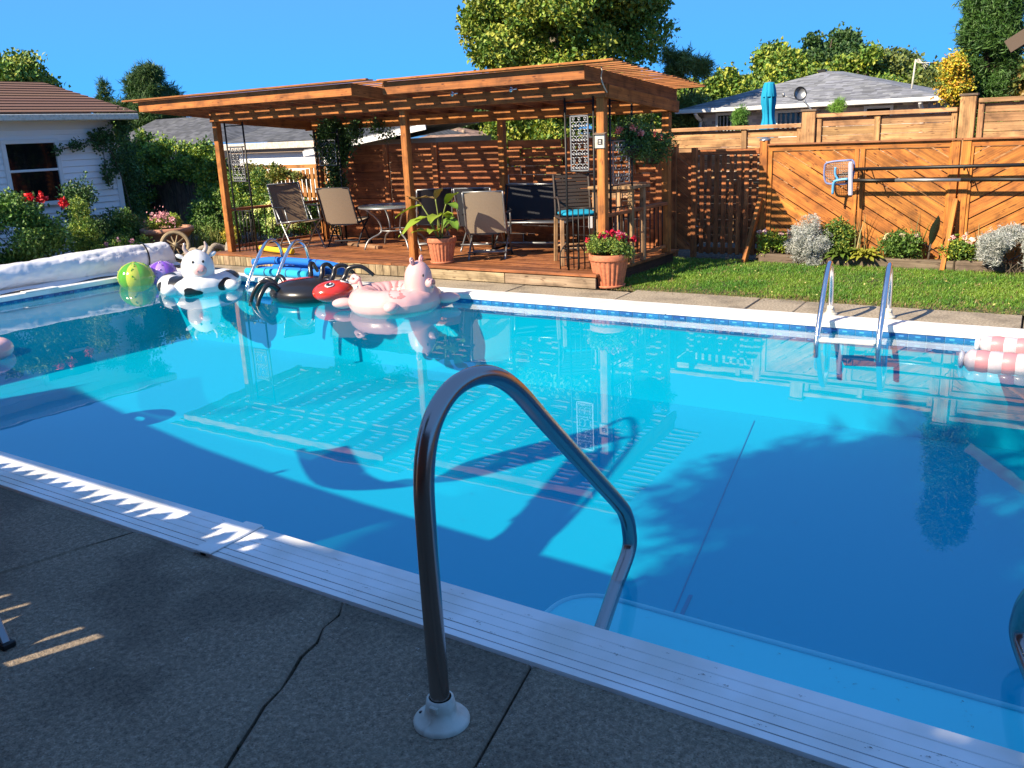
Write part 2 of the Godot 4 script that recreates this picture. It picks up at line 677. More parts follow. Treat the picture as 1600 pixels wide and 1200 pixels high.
# leaves through the volume of ellipsoids [centre, radii]; one MultiMesh
func foliage(parent: Node, called: String, mesh: Mesh, m: Material, blobs: Array, n: int, size: float, cols: Array, sd: int, inner := 0.45, stuff := true) -> MultiMeshInstance3D:
	var r := RandomNumberGenerator.new()
	r.seed = sd
	var buf := PackedFloat32Array()
	buf.resize(n * 16)
	var wsum := 0.0
	for b in blobs:
		wsum += pow(b[1].x * b[1].y * b[1].z, 0.667)
	var acc := []
	var run := 0.0
	for b in blobs:
		run += pow(b[1].x * b[1].y * b[1].z, 0.667) / wsum
		acc.append(run)
	for i in n:
		var q := r.randf()
		var k := 0
		while k < acc.size() - 1 and acc[k] < q:
			k += 1
		var d := Vector3(r.randfn(), r.randfn(), r.randfn()).normalized()
		var rad := lerpf(inner, 1.0, sqrt(r.randf())) * (1.0 + 0.12 * r.randfn())
		var p: Vector3 = blobs[k][0] + d * rad * blobs[k][1]
		var sc := size * r.randf_range(0.45, 1.45)
		var b := Basis(Vector3(r.randfn(), r.randfn(), r.randfn()).normalized(), r.randf() * TAU).scaled(Vector3.ONE * sc)
		var c: Color = cols[r.randi() % cols.size()]
		if blobs[k].size() > 2:
			c = blobs[k][2][r.randi() % blobs[k][2].size()]
		var f := r.randf_range(1.1, 2.1)
		var o := i * 16
		buf[o] = b.x.x; buf[o + 1] = b.y.x; buf[o + 2] = b.z.x; buf[o + 3] = p.x
		buf[o + 4] = b.x.y; buf[o + 5] = b.y.y; buf[o + 6] = b.z.y; buf[o + 7] = p.y
		buf[o + 8] = b.x.z; buf[o + 9] = b.y.z; buf[o + 10] = b.z.z; buf[o + 11] = p.z
		buf[o + 12] = c.r * f; buf[o + 13] = c.g * f; buf[o + 14] = c.b * f; buf[o + 15] = 1.0
	return scatter(parent, called, mesh, m, buf, stuff)


func scatter(parent: Node, called: String, mesh: Mesh, m: Material, buf: PackedFloat32Array, stuff := true) -> MultiMeshInstance3D:
	var mm := MultiMesh.new()
	mm.transform_format = MultiMesh.TRANSFORM_3D
	mm.use_colors = true
	mm.mesh = mesh
	mm.instance_count = buf.size() / 16
	mm.buffer = buf
	var o := MultiMeshInstance3D.new()
	o.multimesh = mm
	o.material_override = m
	o.name = called
	if parent == self:
		o.name = numbered(called)
		add_child(o)
	else:
		parent.add_child(o, true)
	if stuff:
		o.set_meta("kind", "stuff")
	return o


func push(buf: PackedFloat32Array, b: Basis, p: Vector3, c: Color) -> void:
	buf.append_array(PackedFloat32Array([b.x.x, b.y.x, b.z.x, p.x, b.x.y, b.y.y, b.z.y, p.y, b.x.z, b.y.z, b.z.z, p.z, c.r, c.g, c.b, 1.0]))


func tint(s: SurfaceTool, lo := 0.8, hi := 1.1) -> void:
	var v := rng.randf_range(lo, hi)
	s.set_color(Color(v, v * rng.randf_range(0.93, 1.05), v * rng.randf_range(0.9, 1.08)))


# ---------------------------------------------------------------- the setting
const X0 := -11.6
const X1 := 0.75
const Z0 := -8.08
const Z1 := -2.53
const FLOOR := -0.95
const WATER := -0.062


func sheet(s: SurfaceTool, x0: float, z0: float, x1: float, z1: float, y: float) -> void:
	quad(s, Vector3(x0, y, z1), Vector3(x1, y, z1), Vector3(x1, y, z0), Vector3(x0, y, z0))


func build_ground():
	var s := mb()
	var y := -0.06
	sheet(s, -400, -400, 400, Z0 - 0.1, y)
	sheet(s, -400, Z1 + 0.1, 400, 400, y)
	sheet(s, -400, Z0 - 0.1, X0 - 0.1, Z1 + 0.1, y)
	sheet(s, X1 + 0.1, Z0 - 0.1, 400, Z1 + 0.1, y)
	struct("ground", s, M.soil)


func build_pool():
	var s := mb()
	abox(s, Vector3(X0 - 0.2, FLOOR - 0.15, Z0 - 0.2), Vector3(X1 + 0.2, FLOOR, Z1 + 0.2))
	var top := -0.035
	abox(s, Vector3(X0 - 0.2, FLOOR + 0.001, Z0 - 0.2), Vector3(X1 + 0.2, top, Z0))
	abox(s, Vector3(X0 - 0.2, FLOOR + 0.001, Z1), Vector3(X1 + 0.2, top, Z1 + 0.2))
	abox(s, Vector3(X0 - 0.2, FLOOR + 0.001, Z0 + 0.001), Vector3(X0, top, Z1 - 0.001))
	abox(s, Vector3(X1, FLOOR + 0.001, Z0 + 0.001), Vector3(X1 + 0.2, top, Z1 - 0.001))
	var basin := struct("pool_basin", s, M.liner)
	# seams in the liner
	for q in [[Vector3(-2.62, FLOOR + 0.004, -7.9), Vector3(-1.80, FLOOR + 0.004, -4.0), 0.007], [Vector3(-1.86, FLOOR + 0.004, -4.55), Vector3(-1.74, FLOOR + 0.004, -3.9), 0.022]]:
		var l := mb()
		bar(l, q[0], q[1], 0.004, q[2])
		part("liner_seam", l, M.liner_mark, basin)
	# two courses of blue border tiles round the far and left walls
	var tones := []
	for k in 5:
		var t := mb()
		var v := 0.75 + 0.12 * k
		t.set_color(Color(0.012 * v, 0.075 * v + 0.012 * k, 0.30 * v))
		box(t, Transform3D(), Vector3(0.138, 0.068, 0.006), 0.002)
		t.set_color(Color(0.05, 0.2 + 0.03 * k, 0.5))
		box(t, Transform3D(Basis(), Vector3(0.03 - 0.012 * k, 0.012, 0.0015)), Vector3(0.04, 0.012, 0.006))
		box(t, Transform3D(Basis(), Vector3(-0.035 + 0.01 * k, -0.015, 0.0015)), Vector3(0.03, 0.01, 0.006))
		t.generate_normals()
		tones.append(t.commit())
	var backing := mb()
	abox(backing, Vector3(X0 + 0.003, -0.19, Z0 - 0.001), Vector3(X1 - 0.003, -0.036, Z0 + 0.003))
	abox(backing, Vector3(X0 - 0.001, -0.19, Z0 + 0.004), Vector3(X0 + 0.003, -0.036, Z1 - 0.004))
	part("tile_grout", backing, M.grout, basin)
	for row in 2:
		for i in 86:
			var o := put("tile", tones[rng.randi() % 5], M.tile, basin)
			o.position = Vector3(X0 + 0.08 + i * 0.144, -0.072 - row * 0.075, Z0 + 0.006)
		for i in 38:
			var o := put("tile", tones[rng.randi() % 5], M.tile, basin)
			o.position = Vector3(X0 + 0.006, -0.072 - row * 0.075, Z1 - 0.08 - i * 0.144)
			o.rotation.y = PI / 2
	var bits := PackedFloat32Array()
	for i in 70:
		push(bits, Basis(Vector3.UP, rng.randf() * TAU).scaled(Vector3(1, 0.2, 0.5) * rng.randf_range(0.006, 0.018)), Vector3(rng.randf_range(-9, 0.4), FLOOR + 0.004, rng.randf_range(-7.8, -3.4)), Color(0.02, 0.06, 0.08))
	scatter(basin, "sunken_bits", L.small, M.petal, bits)
	# coping: ribbed white planks in sections, joined by a clip
	for sec in [[X0 - 0.3, -3.245], [-3.205, X1 + 0.3]]:
		var w := [0.0, 0.052, 0.104, 0.156, 0.206, 0.248, 0.285]
		for k in 6:
			var p := mb()
			abox(p, Vector3(sec[0], -0.04 if k else -0.045, Z1 + w[k] - (0.02 if k == 0 else 0.0)), Vector3(sec[1], 0.016 - 0.0008 * k, Z1 + w[k + 1] - (0.0012 if k < 3 else 0.004)), 0.004 if k == 0 else 0.0008)
			part("coping_plank", p, M.coping, basin)
		var under := mb()
		abox(under, Vector3(sec[0], -0.038, Z1 + 0.01), Vector3(sec[1], 0.006, Z1 + 0.28))
		part("coping_core", under, M.navy, basin)
	var c := mb()
	box(c, Transform3D(Basis(Vector3.UP, 0.06), Vector3(-3.225, 0.021, Z1 + 0.135)), Vector3(0.11, 0.012, 0.325), 0.004)
	box(c, Transform3D(Basis(Vector3.UP, 0.06), Vector3(-3.225, -0.01, Z1 - 0.022)), Vector3(0.11, 0.06, 0.012), 0.004)
	part("coping_clip", c, M.coping, basin)
	for sec in [[X0 - 0.02, -7.6], [-7.596, -3.6], [-3.596, X1 + 0.3]]:
		var p := mb()
		abox(p, Vector3(sec[0], -0.036, Z0 - 0.16), Vector3(sec[1], 0.025, Z0 + 0.02), 0.006)
		part("coping_plank", p, M.coping, basin)
		p = mb()
		abox(p, Vector3(sec[0], -0.04, Z0 - 0.28), Vector3(sec[1], 0.018, Z0 - 0.164), 0.004)
		part("coping_plank", p, M.coping, basin)
	for sec in [[Z0 - 0.28, -5.55], [-5.546, Z1 + 0.02]]:
		var p := mb()
		abox(p, Vector3(X0 - 0.22, -0.036, sec[0]), Vector3(X0 + 0.02, 0.028, sec[1]), 0.006)
		part("coping_plank", p, M.coping, basin)
	c = mb()
	abox(c, Vector3(X0 - 0.1, 0.028, -6.5), Vector3(X0 + 0.028, 0.042, -6.05), 0.004)
	part("coping_clip", c, M.coping, basin)
	var water := mb()
	sheet(water, X0, Z0, X1, Z1, WATER)
	struct("water", water, M.water)


func slab(called: String, pts: Array, m: Material, parent: Node, y := 0.0) -> void:   # a paving slab from its outline, edge worn round
	var s := mb()
	var n := pts.size()
	var flat := PackedVector2Array(pts)
	if Geometry2D.is_polygon_clockwise(flat):
		flat.reverse()
	var top := []
	var rim := []
	for i in n:
		var e := (flat[(i + 1) % n] - flat[posmod(i - 1, n)]).normalized()
		var inward := Vector2(-e.y, e.x)
		top.append(Vector3(flat[i].x + inward.x * 0.010, y, flat[i].y + inward.y * 0.010))
		rim.append(Vector3(flat[i].x, y - 0.009, flat[i].y))
	var probe := PackedVector2Array()
	for v in top:
		probe.append(Vector2(v.x, v.z))
	var ix := Geometry2D.triangulate_polygon(probe)
	for i in range(0, ix.size(), 3):
		var a: Vector3 = top[ix[i]]
		var b: Vector3 = top[ix[i + 1]]
		var c: Vector3 = top[ix[i + 2]]
		if (b - a).cross(c - b).y < 0:
			tri(s, a, c, b)
		else:
			tri(s, a, b, c)
	for i in n:
		var j := (i + 1) % n
		var lo := Vector3.DOWN * 0.09
		quad(s, top[j], top[i], rim[i], rim[j])
		quad(s, rim[j], rim[i], rim[i] + lo, rim[j] + lo)
	part(called, s, m, parent)


func crack_line(a: Vector2, b: Vector2, n: int, amp: float, sd: int) -> Array:
	var r := RandomNumberGenerator.new()
	r.seed = sd
	var out := []
	var side := (b - a).normalized().orthogonal()
	for i in n + 1:
		var w := 0.0 if i == 0 or i == n else r.randf_range(-amp, amp)
		out.append(a.lerp(b, float(i) / n) + side * w)
	return out


func build_walks():
	var base := mb()
	sheet(base, X0 - 0.4, Z1 + 0.26, X1 + 3.0, 1.4, -0.045)
	var near := struct("poolside_walk", base, M.soil)
	var z0 := Z1 + 0.278
	# joints between the near slabs, from the pool towards the house (one is an irregular crack)
	var joints := [
		crack_line(Vector2(-11.9, z0), Vector2(-11.9, 1.3), 2, 0.0, 1),
		crack_line(Vector2(-7.2, z0), Vector2(-6.9, 1.3), 6, 0.01, 2),
		crack_line(Vector2(-3.72, z0), Vector2(-4.7, 1.3), 14, 0.015, 3),
		crack_line(Vector2(-2.37, z0), Vector2(-0.93, 1.3), 40, 0.02, 4),
		crack_line(Vector2(-1.49, z0), Vector2(-0.62, 1.3), 6, 0.002, 5),
		crack_line(Vector2(0.35, z0), Vector2(1.2, 1.3), 4, 0.002, 6),
		crack_line(Vector2(3.6, z0), Vector2(3.6, 1.3), 2, 0.0, 7)]
	var gaps := [0.0, 0.004, 0.005, 0.0045, 0.004, 0.004, 0.0]
	for k in joints.size() - 1:
		var pts := []
		for p in joints[k]:
			pts.append(p + Vector2(gaps[k] * rng.randf_range(0.2, 1.9), 0))
		var rest: Array = joints[k + 1].duplicate()
		rest.reverse()
		for p in rest:
			pts.append(p - Vector2(gaps[k + 1] * rng.randf_range(0.2, 1.9), 0))
		slab("slab", pts, M.concrete_near, near, -0.001 * (k % 2))
	# weeds and moss in the joints and along the coping
	var buf := PackedFloat32Array()
	for k in [2, 3, 4]:
		for i in 240:
			var t := rng.randf() * 0.6
			var j: Array = joints[k]
			var f: float = t * (j.size() - 1)
			var q: Vector2 = j[int(f)].lerp(j[mini(int(f) + 1, j.size() - 1)], f - int(f))
			if k == 4 and rng.randf() < 0.7:
				continue
			push(buf, Basis(Vector3(rng.randfn(), 2.5, rng.randfn()).normalized(), rng.randf() * TAU).scaled(Vector3.ONE * rng.randf_range(0.008, 0.022)), Vector3(q.x + rng.randfn() * 0.008, -0.02, q.y), Color(0.05, 0.05, 0.02))
	for i in 900:
		var x := rng.randf_range(-7.5, 0.6)
		push(buf, Basis(Vector3(rng.randfn(), 1.5, rng.randfn()).normalized(), rng.randf() * TAU).scaled(Vector3.ONE * rng.randf_range(0.008, 0.024)), Vector3(x, -0.02, Z1 + 0.288 + absf(rng.randfn()) * 0.008), Color(0.045, 0.045, 0.02))
	scatter(near, "moss", L.grass, M.leaf, buf)
	# crumbs and fallen bits
	buf = PackedFloat32Array()
	for i in 260:
		push(buf, Basis(Vector3.UP, rng.randf() * TAU).scaled(Vector3(1, 0.25, 1) * rng.randf_range(0.004, 0.014)), Vector3(rng.randf_range(-5.5, 0.3), 0.003, rng.randf_range(-2.2, -0.9)), Color(0.16, 0.13, 0.09) if i % 3 else Color(0.4, 0.36, 0.3))
	for i in 46:
		push(buf, Basis(Vector3.UP, rng.randf() * TAU).scaled(Vector3(1.6, 0.2, 0.5) * rng.randf_range(0.004, 0.011)), Vector3(rng.randf_range(-3.6, 0.1), 0.018, rng.randf_range(-2.52, -2.28)), Color(0.07, 0.05, 0.03))
	scatter(near, "debris", L.small, M.petal, buf)

	var fbase := mb()
	sheet(fbase, X0 - 1.2, -9.05, X1 + 3.0, Z0 - 0.2, -0.042)
	var far := struct("far_walk", fbase, M.soil)
	var xs := [X0 - 1.0, -9.6, -7.4, -5.75, -4.35, -2.93, -2.46, -0.55, 1.0, 2.6]
	for i in xs.size() - 1:
		var e := 0.03 * sin(i * 2.4)
		var back := -8.93 if xs[i] < -5.0 else -9.06 + e
		slab("slab", [Vector2(xs[i] + 0.007, Z0 - 0.285), Vector2(xs[i + 1] - 0.007, Z0 - 0.285), Vector2(xs[i + 1] - 0.05, back), Vector2(xs[i] - 0.036, back)], M.concrete_far, far, -0.003 * (i % 2))
	buf = PackedFloat32Array()
	for i in 260:
		push(buf, Basis(Vector3(rng.randfn(), 2.0, rng.randfn()).normalized(), rng.randf() * TAU).scaled(Vector3.ONE * rng.randf_range(0.015, 0.04)), Vector3(rng.randf_range(-11, 1.4), -0.015, Z0 - 0.288 - absf(rng.randfn()) * 0.006 if i % 2 else -8.94), Color(0.07, 0.07, 0.03))
	scatter(far, "moss", L.grass, M.leaf, buf)


func build_lawn():
	var s := mb()
	var nx := 60
	var nz := 24
	var f := func(u, v):
		var x: float = lerpf(-6.2, 3.5, u)
		var z: float = lerpf(-11.55, -9.05, v)
		return Vector3(x, -0.012 + 0.012 * sin(x * 2.1) * cos(z * 3.0) + 0.015 * (1.0 - v), z)
	surf(s, nx, nz, f, true)
	var lawn := struct("lawn", s, M.turf)
	var buf := PackedFloat32Array()
	var r := RandomNumberGenerator.new()
	r.seed = 77
	var nz2 := FastNoiseLite.new()
	nz2.seed = 3
	nz2.frequency = 0.9
	for i in 42000:
		var x := r.randf_range(-5.6, 2.6)
		var z := r.randf_range(-11.5, -9.0)
		var edge := clampf((-9.06 - z) * 3.0 + 0.1 * r.randfn(), 0.0, 1.0)
		var dry := clampf(0.5 + 0.9 * nz2.get_noise_2d(x, z) + 0.25 * r.randfn(), 0.0, 1.0)
		var c := Color(0.055, 0.175, 0.012).lerp(Color(0.17, 0.28, 0.026), dry)
		if r.randf() < 0.05 or r.randf() > edge * 0.9 + 0.25:
			c = Color(0.26, 0.2, 0.08)
		var len := r.randf_range(0.03, 0.065) * (0.45 + 0.55 * edge)
		var b := Basis(Vector3(r.randfn() * 0.3, 1, r.randfn() * 0.3).normalized(), r.randf() * TAU).scaled(Vector3(len, len, len))
		var bright := r.randf_range(0.7, 1.3)
		push(buf, b, Vector3(x, -0.012, z), Color(c.r * bright, c.g * bright, c.b * bright))
	scatter(lawn, "grass", L.grass, M.leaf, buf)
	buf = PackedFloat32Array()
	for i in 60:
		push(buf, Basis(Vector3(r.randfn(), 3, r.randfn()).normalized(), r.randf() * TAU).scaled(Vector3.ONE * r.randf_range(0.02, 0.04)), Vector3(r.randf_range(-4.6, 0.5), 0.04, r.randf_range(-11.3, -9.2)), Color(0.5, 0.45, 0.16))
	scatter(lawn, "fallen_leaves", L.single, M.petal, buf)


# ---------------------------------------------------------------- deck and pergola
func board(parent: Node, called: String, a: Vector3, b: Vector3, high: float, wide: float, m: Material, ch := 0.003, up := Vector3.UP, lo := 0.72, hi := 1.15) -> MeshInstance3D:
	var s := mb()
	tint(s, lo, hi)
	bar(s, a, b, high, wide, ch, up)
	return part(called, s, m, parent)


func build_pergola():
	var deck := thing("wooden_deck", "low red-brown wooden deck platform under the pergola", "deck", Vector3(-8.1, 0, -8.95))
	var o := Vector3(8.1, 0, 8.95)
	var z := -8.95
	while z > -11.2:
		var cut := -7.9 if int(z * 10) % 2 else -9.3
		for e in [[-11.55, cut - 0.002], [cut + 0.002, -4.82]]:
			board(deck, "deck_board", Vector3(e[0], 0.152, z - 0.07) + o, Vector3(e[1], 0.152, z - 0.07) + o, 0.034, 0.136, M.deck_wood, 0.004, Vector3.UP, 0.6, 1.2)
		z -= 0.142
	board(deck, "rim_joist", Vector3(-11.5, 0.065, -8.99) + o, Vector3(-4.9, 0.065, -8.99) + o, 0.13, 0.04, M.dark_wood)
	board(deck, "rim_joist", Vector3(-4.87, 0.065, -9.0) + o, Vector3(-4.87, 0.065, -11.1) + o, 0.13, 0.04, M.dark_wood)
	for i in 31:
		var x := -11.5 + i * 0.128
		var s := mb()
		tint(s, 0.7, 1.1)
		abox(s, Vector3(x, 0.0, -8.965) + o, Vector3(x + 0.121, 0.131 + 0.003 * (i % 3), -8.945) + o, 0.003)
		part("skirt_board", s, M.pale_wood, deck)
	for e in [[-7.52, -6.1], [-6.09, -4.85]]:
		board(deck, "skirt_board", Vector3(e[0], 0.062, -8.953) + o, Vector3(e[1], 0.062, -8.953) + o, 0.12, 0.024, M.pale_wood)
	board(deck, "nosing", Vector3(-7.5, 0.15, -8.94) + o, Vector3(-4.83, 0.15, -8.94) + o, 0.034, 0.03, M.deck_wood, 0.006)

	var p := thing("pergola", "open cedar pergola with two flat slatted roofs on six posts", "pergola", Vector3(-8.1, 0, -9.17))
	o = Vector3(8.1, 0, 9.17)
	for q in [[-11.3, -9.17, 2.083], [-7.68, -9.17, 2.083], [-4.86, -9.17, 2.083], [-11.0, -10.9, 1.919], [-7.37, -10.9, 1.919], [-4.86, -10.9, 1.919]]:
		board(p, "post", Vector3(q[0], 0.17, q[1]) + o, Vector3(q[0], q[2], q[1]) + o, 0.095, 0.095, M.cedar, 0.006, Vector3.BACK)
	board(p, "beam", Vector3(-11.38, 2.155, -9.14) + o, Vector3(-8.0, 2.155, -9.14) + o, 0.145, 0.045, M.cedar, 0.004)
	board(p, "beam", Vector3(-7.998, 2.155, -9.14) + o, Vector3(-4.78, 2.155, -9.14) + o, 0.145, 0.045, M.cedar, 0.004)
	board(p, "beam", Vector3(-11.2, 1.99, -10.87) + o, Vector3(-4.83, 1.99, -10.87) + o, 0.145, 0.045, M.cedar, 0.004)
	board(p, "beam", Vector3(-4.79, 2.147, -9.17) + o, Vector3(-4.79, 1.98, -11.08) + o, 0.14, 0.04, M.cedar, 0.004)
	board(p, "beam", Vector3(-11.32, 2.147, -9.17) + o, Vector3(-11.05, 1.982, -11.05) + o, 0.14, 0.04, M.cedar, 0.004)
	# left roof, reaching further forward; right roof
	for sec in [[-12.2, -7.95, -8.55, -11.05, 11, -12.46, -7.62, 2.343], [-7.60, -4.81, -8.72, -11.08, 8, -7.61, -4.43, 2.331]]:
		var yf: float = sec[7]
		var yb: float = yf - 0.085 * (sec[2] - sec[3])
		board(p, "fascia", Vector3(sec[0], yf, sec[2]) + o, Vector3(sec[1], yf, sec[2]) + o, 0.145, 0.04, M.cedar, 0.004)
		board(p, "fascia", Vector3(sec[0], yb, sec[3]) + o, Vector3(sec[1], yb, sec[3]) + o, 0.145, 0.04, M.roof_wood, 0.004)
		for k in sec[4]:
			var x: float = lerpf(sec[0] + 0.02, sec[1] - 0.02, float(k) / (sec[4] - 1))
			board(p, "rafter", Vector3(x, yf - 0.002, sec[2] - 0.021) + o, Vector3(x, yb - 0.002, sec[3] + 0.021) + o, 0.14, 0.038, M.roof_wood, 0.003)
		var zz: float = sec[2] + 0.02
		var i := 0
		while zz > sec[3] - 0.08:
			var e := rng.randf_range(-0.012, 0.012)
			var ys: float = yf + 0.085 - 0.085 * (sec[2] - zz)
			board(p, "roof_slat", Vector3(sec[5] + e, ys, zz) + o, Vector3(sec[6] + e, ys + rng.randf_range(-0.002, 0.002), zz) + o, 0.014, 0.076, M.roof_wood, 0.002)
			zz -= 0.128
			i += 1
	for e in [[-12.46, -7.62, -8.465, 0.04], [-7.605, -4.43, -8.635, 0.028]]:
		board(p, "drip_edge", Vector3(e[0], 2.396 + e[3], e[2]) + o, Vector3(e[1], 2.396 + e[3], e[2]) + o, 0.022, 0.05, M.cedar, 0.003)
	# low side rails with black balusters
	for e in [[Vector3(-11.28, 0.8, -9.22), Vector3(-11.02, 0.8, -10.85)], [Vector3(-4.86, 0.8, -9.22), Vector3(-4.86, 0.8, -10.85)]]:
		board(p, "rail", e[0] + o, e[1] + o, 0.04, 0.09, M.screen_wood)
		board(p, "rail", e[0] + o - Vector3(0, 0.55, 0), e[1] + o - Vector3(0, 0.55, 0), 0.04, 0.04, M.screen_wood)
		for k in 13:
			var q: Vector3 = e[0].lerp(e[1], (k + 0.7) / 13.3) + o
			var s := mb()
			tube(s, [q - Vector3(0, 0.53, 0), q - Vector3(0, 0.02, 0)], 0.008, 6)
			part("baluster", s, M.black_metal, p)
	# small white box with a dial on the right front post
	var g := thing("thermometer_box", "small white weather box on the right front pergola post", "thermometer", Vector3(-4.86, 1.62, -9.117))
	var s2 := mb()
	box(s2, Transform3D(), Vector3(0.12, 0.15, 0.03), 0.006)
	part("case", s2, M.flange, g)
	s2 = mb()
	box(s2, Transform3D(Basis(), Vector3(0.01, -0.005, 0.017)), Vector3(0.06, 0.06, 0.006), 0.002)
	part("dial", s2, M.black_metal, g)
	s2 = mb()
	for k in 3:
		box(s2, Transform3D(Basis(), Vector3(0.01, -0.02 + k * 0.015, 0.0215)), Vector3(0.03, 0.006, 0.002))
	part("dial_mark", s2, M.white_trim, g)
	s2 = mb()
	box(s2, Transform3D(Basis(Vector3.RIGHT, 0.3), Vector3(0, 0.083, 0.006)), Vector3(0.15, 0.01, 0.06), 0.003)
	part("hood", s2, M.grey_wood, g)
	# white cord hanging down the right end of the roof
	s2 = mb()
	tube(s2, smooth([Vector3(-4.755, 2.42, -8.95), Vector3(-4.735, 2.35, -8.95), Vector3(-4.745, 2.28, -8.95), Vector3(-4.735, 2.2, -8.98), Vector3(-4.755, 2.13, -9.1)]), 0.006, 6)
	var cord := part("cord", s2, M.flange, self)
	tag(cord, "thin white cord hanging from the right front corner of the pergola roof", "cord")
	# two clip lamps under the right roof
	for k in 2:
		var l := thing("clip_light", ["small silver spotlight clipped under the roof, nearer the middle post", "small silver spotlight clipped under the roof, nearer the right post"][k], "lamp", Vector3(-6.62 + k * 0.82, 2.19, -8.80))
		s2 = mb()
		lathe(s2, [Vector2(0.018, 0.0), Vector2(0.03, 0.02), Vector2(0.012, 0.05), Vector2(0.0, 0.055)], 10)
		part("lamp_shade", s2, M.steel, l)
		s2 = mb()
		tube(s2, [Vector3(0, 0.02, 0), Vector3(0.09, 0.03, 0.02)], 0.007, 6)
		part("arm", s2, M.steel, l)


func ring_pts(c: Vector3, ax: Vector3, ay: Vector3, r0: float, r1: float, a0: float, a1: float, n: int) -> Array:
	var out := []
	for i in n + 1:
		var t := float(i) / n
		var a := lerpf(a0, a1, t)
		out.append(c + (ax * cos(a) + ay * sin(a)) * lerpf(r0, r1, t))
	return out


# a black garden trellis: two uprights, hoops, balusters and a panel of scrolls; local x runs along it
func trellis(label: String, pos: Vector3, turn: float, wide: float, high: float, panel_lo: float, panel_hi: float, low_bars: float) -> void:
	var t := thing("metal_trellis", label, "trellis", pos, turn)
	for x: float in [0.0, wide]:
		var s := mb()
		tube(s, [Vector3(x, 0, 0), Vector3(x, high, 0)], 0.013, 8)
		part("upright", s, M.black_metal, t)
	for y: float in [low_bars, panel_lo, panel_hi, high - 0.05]:
		var s := mb()
		tube(s, [Vector3(0, y, 0), Vector3(wide, y, 0)], 0.009, 6)
		part("crossbar", s, M.black_metal, t)
	for k in 4:
		var x := wide * (k + 1) / 5.0
		var s := mb()
		tube(s, [Vector3(x, 0.02, 0), Vector3(x, low_bars, 0)], 0.007, 6)
		part("baluster", s, M.black_metal, t)
	# scroll panel
	var s := mb()
	var x0 := 0.07
	var x1 := wide - 0.07
	var fr := [Vector3(x0, panel_lo + 0.01, 0), Vector3(x1, panel_lo + 0.01, 0), Vector3(x1, panel_hi - 0.01, 0), Vector3(x0, panel_hi - 0.01, 0)]
	for k in 4:
		bar(s, fr[k], fr[(k + 1) % 4], 0.014, 0.014)
	var cw := (x1 - x0) / 3.0
	var rows := int((panel_hi - panel_lo) / cw)
	var rh := (panel_hi - panel_lo) / rows
	for i in rows:
		for j in 3:
			var c := Vector3(x0 + cw * (j + 0.5), panel_lo + rh * (i + 0.5), 0)
			for q in 4:
				var a := PI / 2 * q + PI / 4
				tube(s, ring_pts(c + Vector3(cos(a) * cw * 0.30, sin(a) * rh * 0.30, 0), Vector3.RIGHT, Vector3.UP, cw * 0.34, cw * 0.10, a, a + 4.2 * (1 if (i + q) % 2 else -1), 8), 0.0055, 5)
	part("scroll_panel", s, M.grey_metal, t)


# ---------------------------------------------------------------- fences
func clip_poly(poly: Array, n: Vector2, d: float) -> Array:    # keep n.p <= d
	var out := []
	for i in poly.size():
		var a: Vector2 = poly[i]
		var b: Vector2 = poly[(i + 1) % poly.size()]
		var da := n.dot(a) - d
		var db := n.dot(b) - d
		if da <= 0:
			out.append(a)
		if da * db < 0:
			out.append(a.lerp(b, da / (da - db)))
	return out


# boards laid at an angle within a rectangle in the plane z = const
func slant_boards(parent: Node, x0: float, x1: float, y0: float, y1: float, z: float, ang: float, pitch: float, gap: float, m: Material, shift := 0.0) -> void:
	var dir := Vector2(cos(ang), sin(ang))
	var nn := Vector2(-dir.y, dir.x)
	var rect := [Vector2(x0, y0), Vector2(x1, y0), Vector2(x1, y1), Vector2(x0, y1)]
	var lo := 1e9
	var hi := -1e9
	for q in rect:
		lo = minf(lo, nn.dot(q))
		hi = maxf(hi, nn.dot(q))
	var d := lo - shift
	while d < hi:
		var poly := clip_poly(clip_poly(rect, nn, d + pitch - gap), -nn, -d)
		d += pitch
		if poly.size() < 3:
			continue
		var s := mb()
		tint(s, 0.72, 1.18)
		var off := Vector2(rng.randf() * 5, rng.randf() * 5)
		var th := 0.010
		var c := Vector2.ZERO
		for q in poly:
			c += q / poly.size()
		var n := poly.size()
		var fz := z + th + rng.randf_range(-0.002, 0.002)
		for i in range(1, n - 1):
			for q in [poly[0], poly[i + 1], poly[i]]:
				s.set_uv(Vector2(dir.dot(q), nn.dot(q)) + off)
				s.add_vertex(Vector3(q.x, q.y, fz))
			for q in [poly[0], poly[i], poly[i + 1]]:
				s.set_uv(Vector2(dir.dot(q), nn.dot(q)) + off)
				s.add_vertex(Vector3(q.x, q.y, z - th))
		for i in n:
			var a: Vector2 = poly[i]
			var b: Vector2 = poly[(i + 1) % n]
			quad(s, Vector3(a.x, a.y, fz), Vector3(a.x, a.y, z - th), Vector3(b.x, b.y, z - th), Vector3(b.x, b.y, fz), Rect2(off, Vector2(a.distance_to(b), 0.02)))
		part("board", s, m, parent)


func upright(parent: Node, x: float, y0: float, y1: float, z: float, w: float, d: float, m: Material, called := "post") -> void:
	board(parent, called, Vector3(x, y0, z), Vector3(x, y1, z), d, w, m, 0.004, Vector3.BACK)


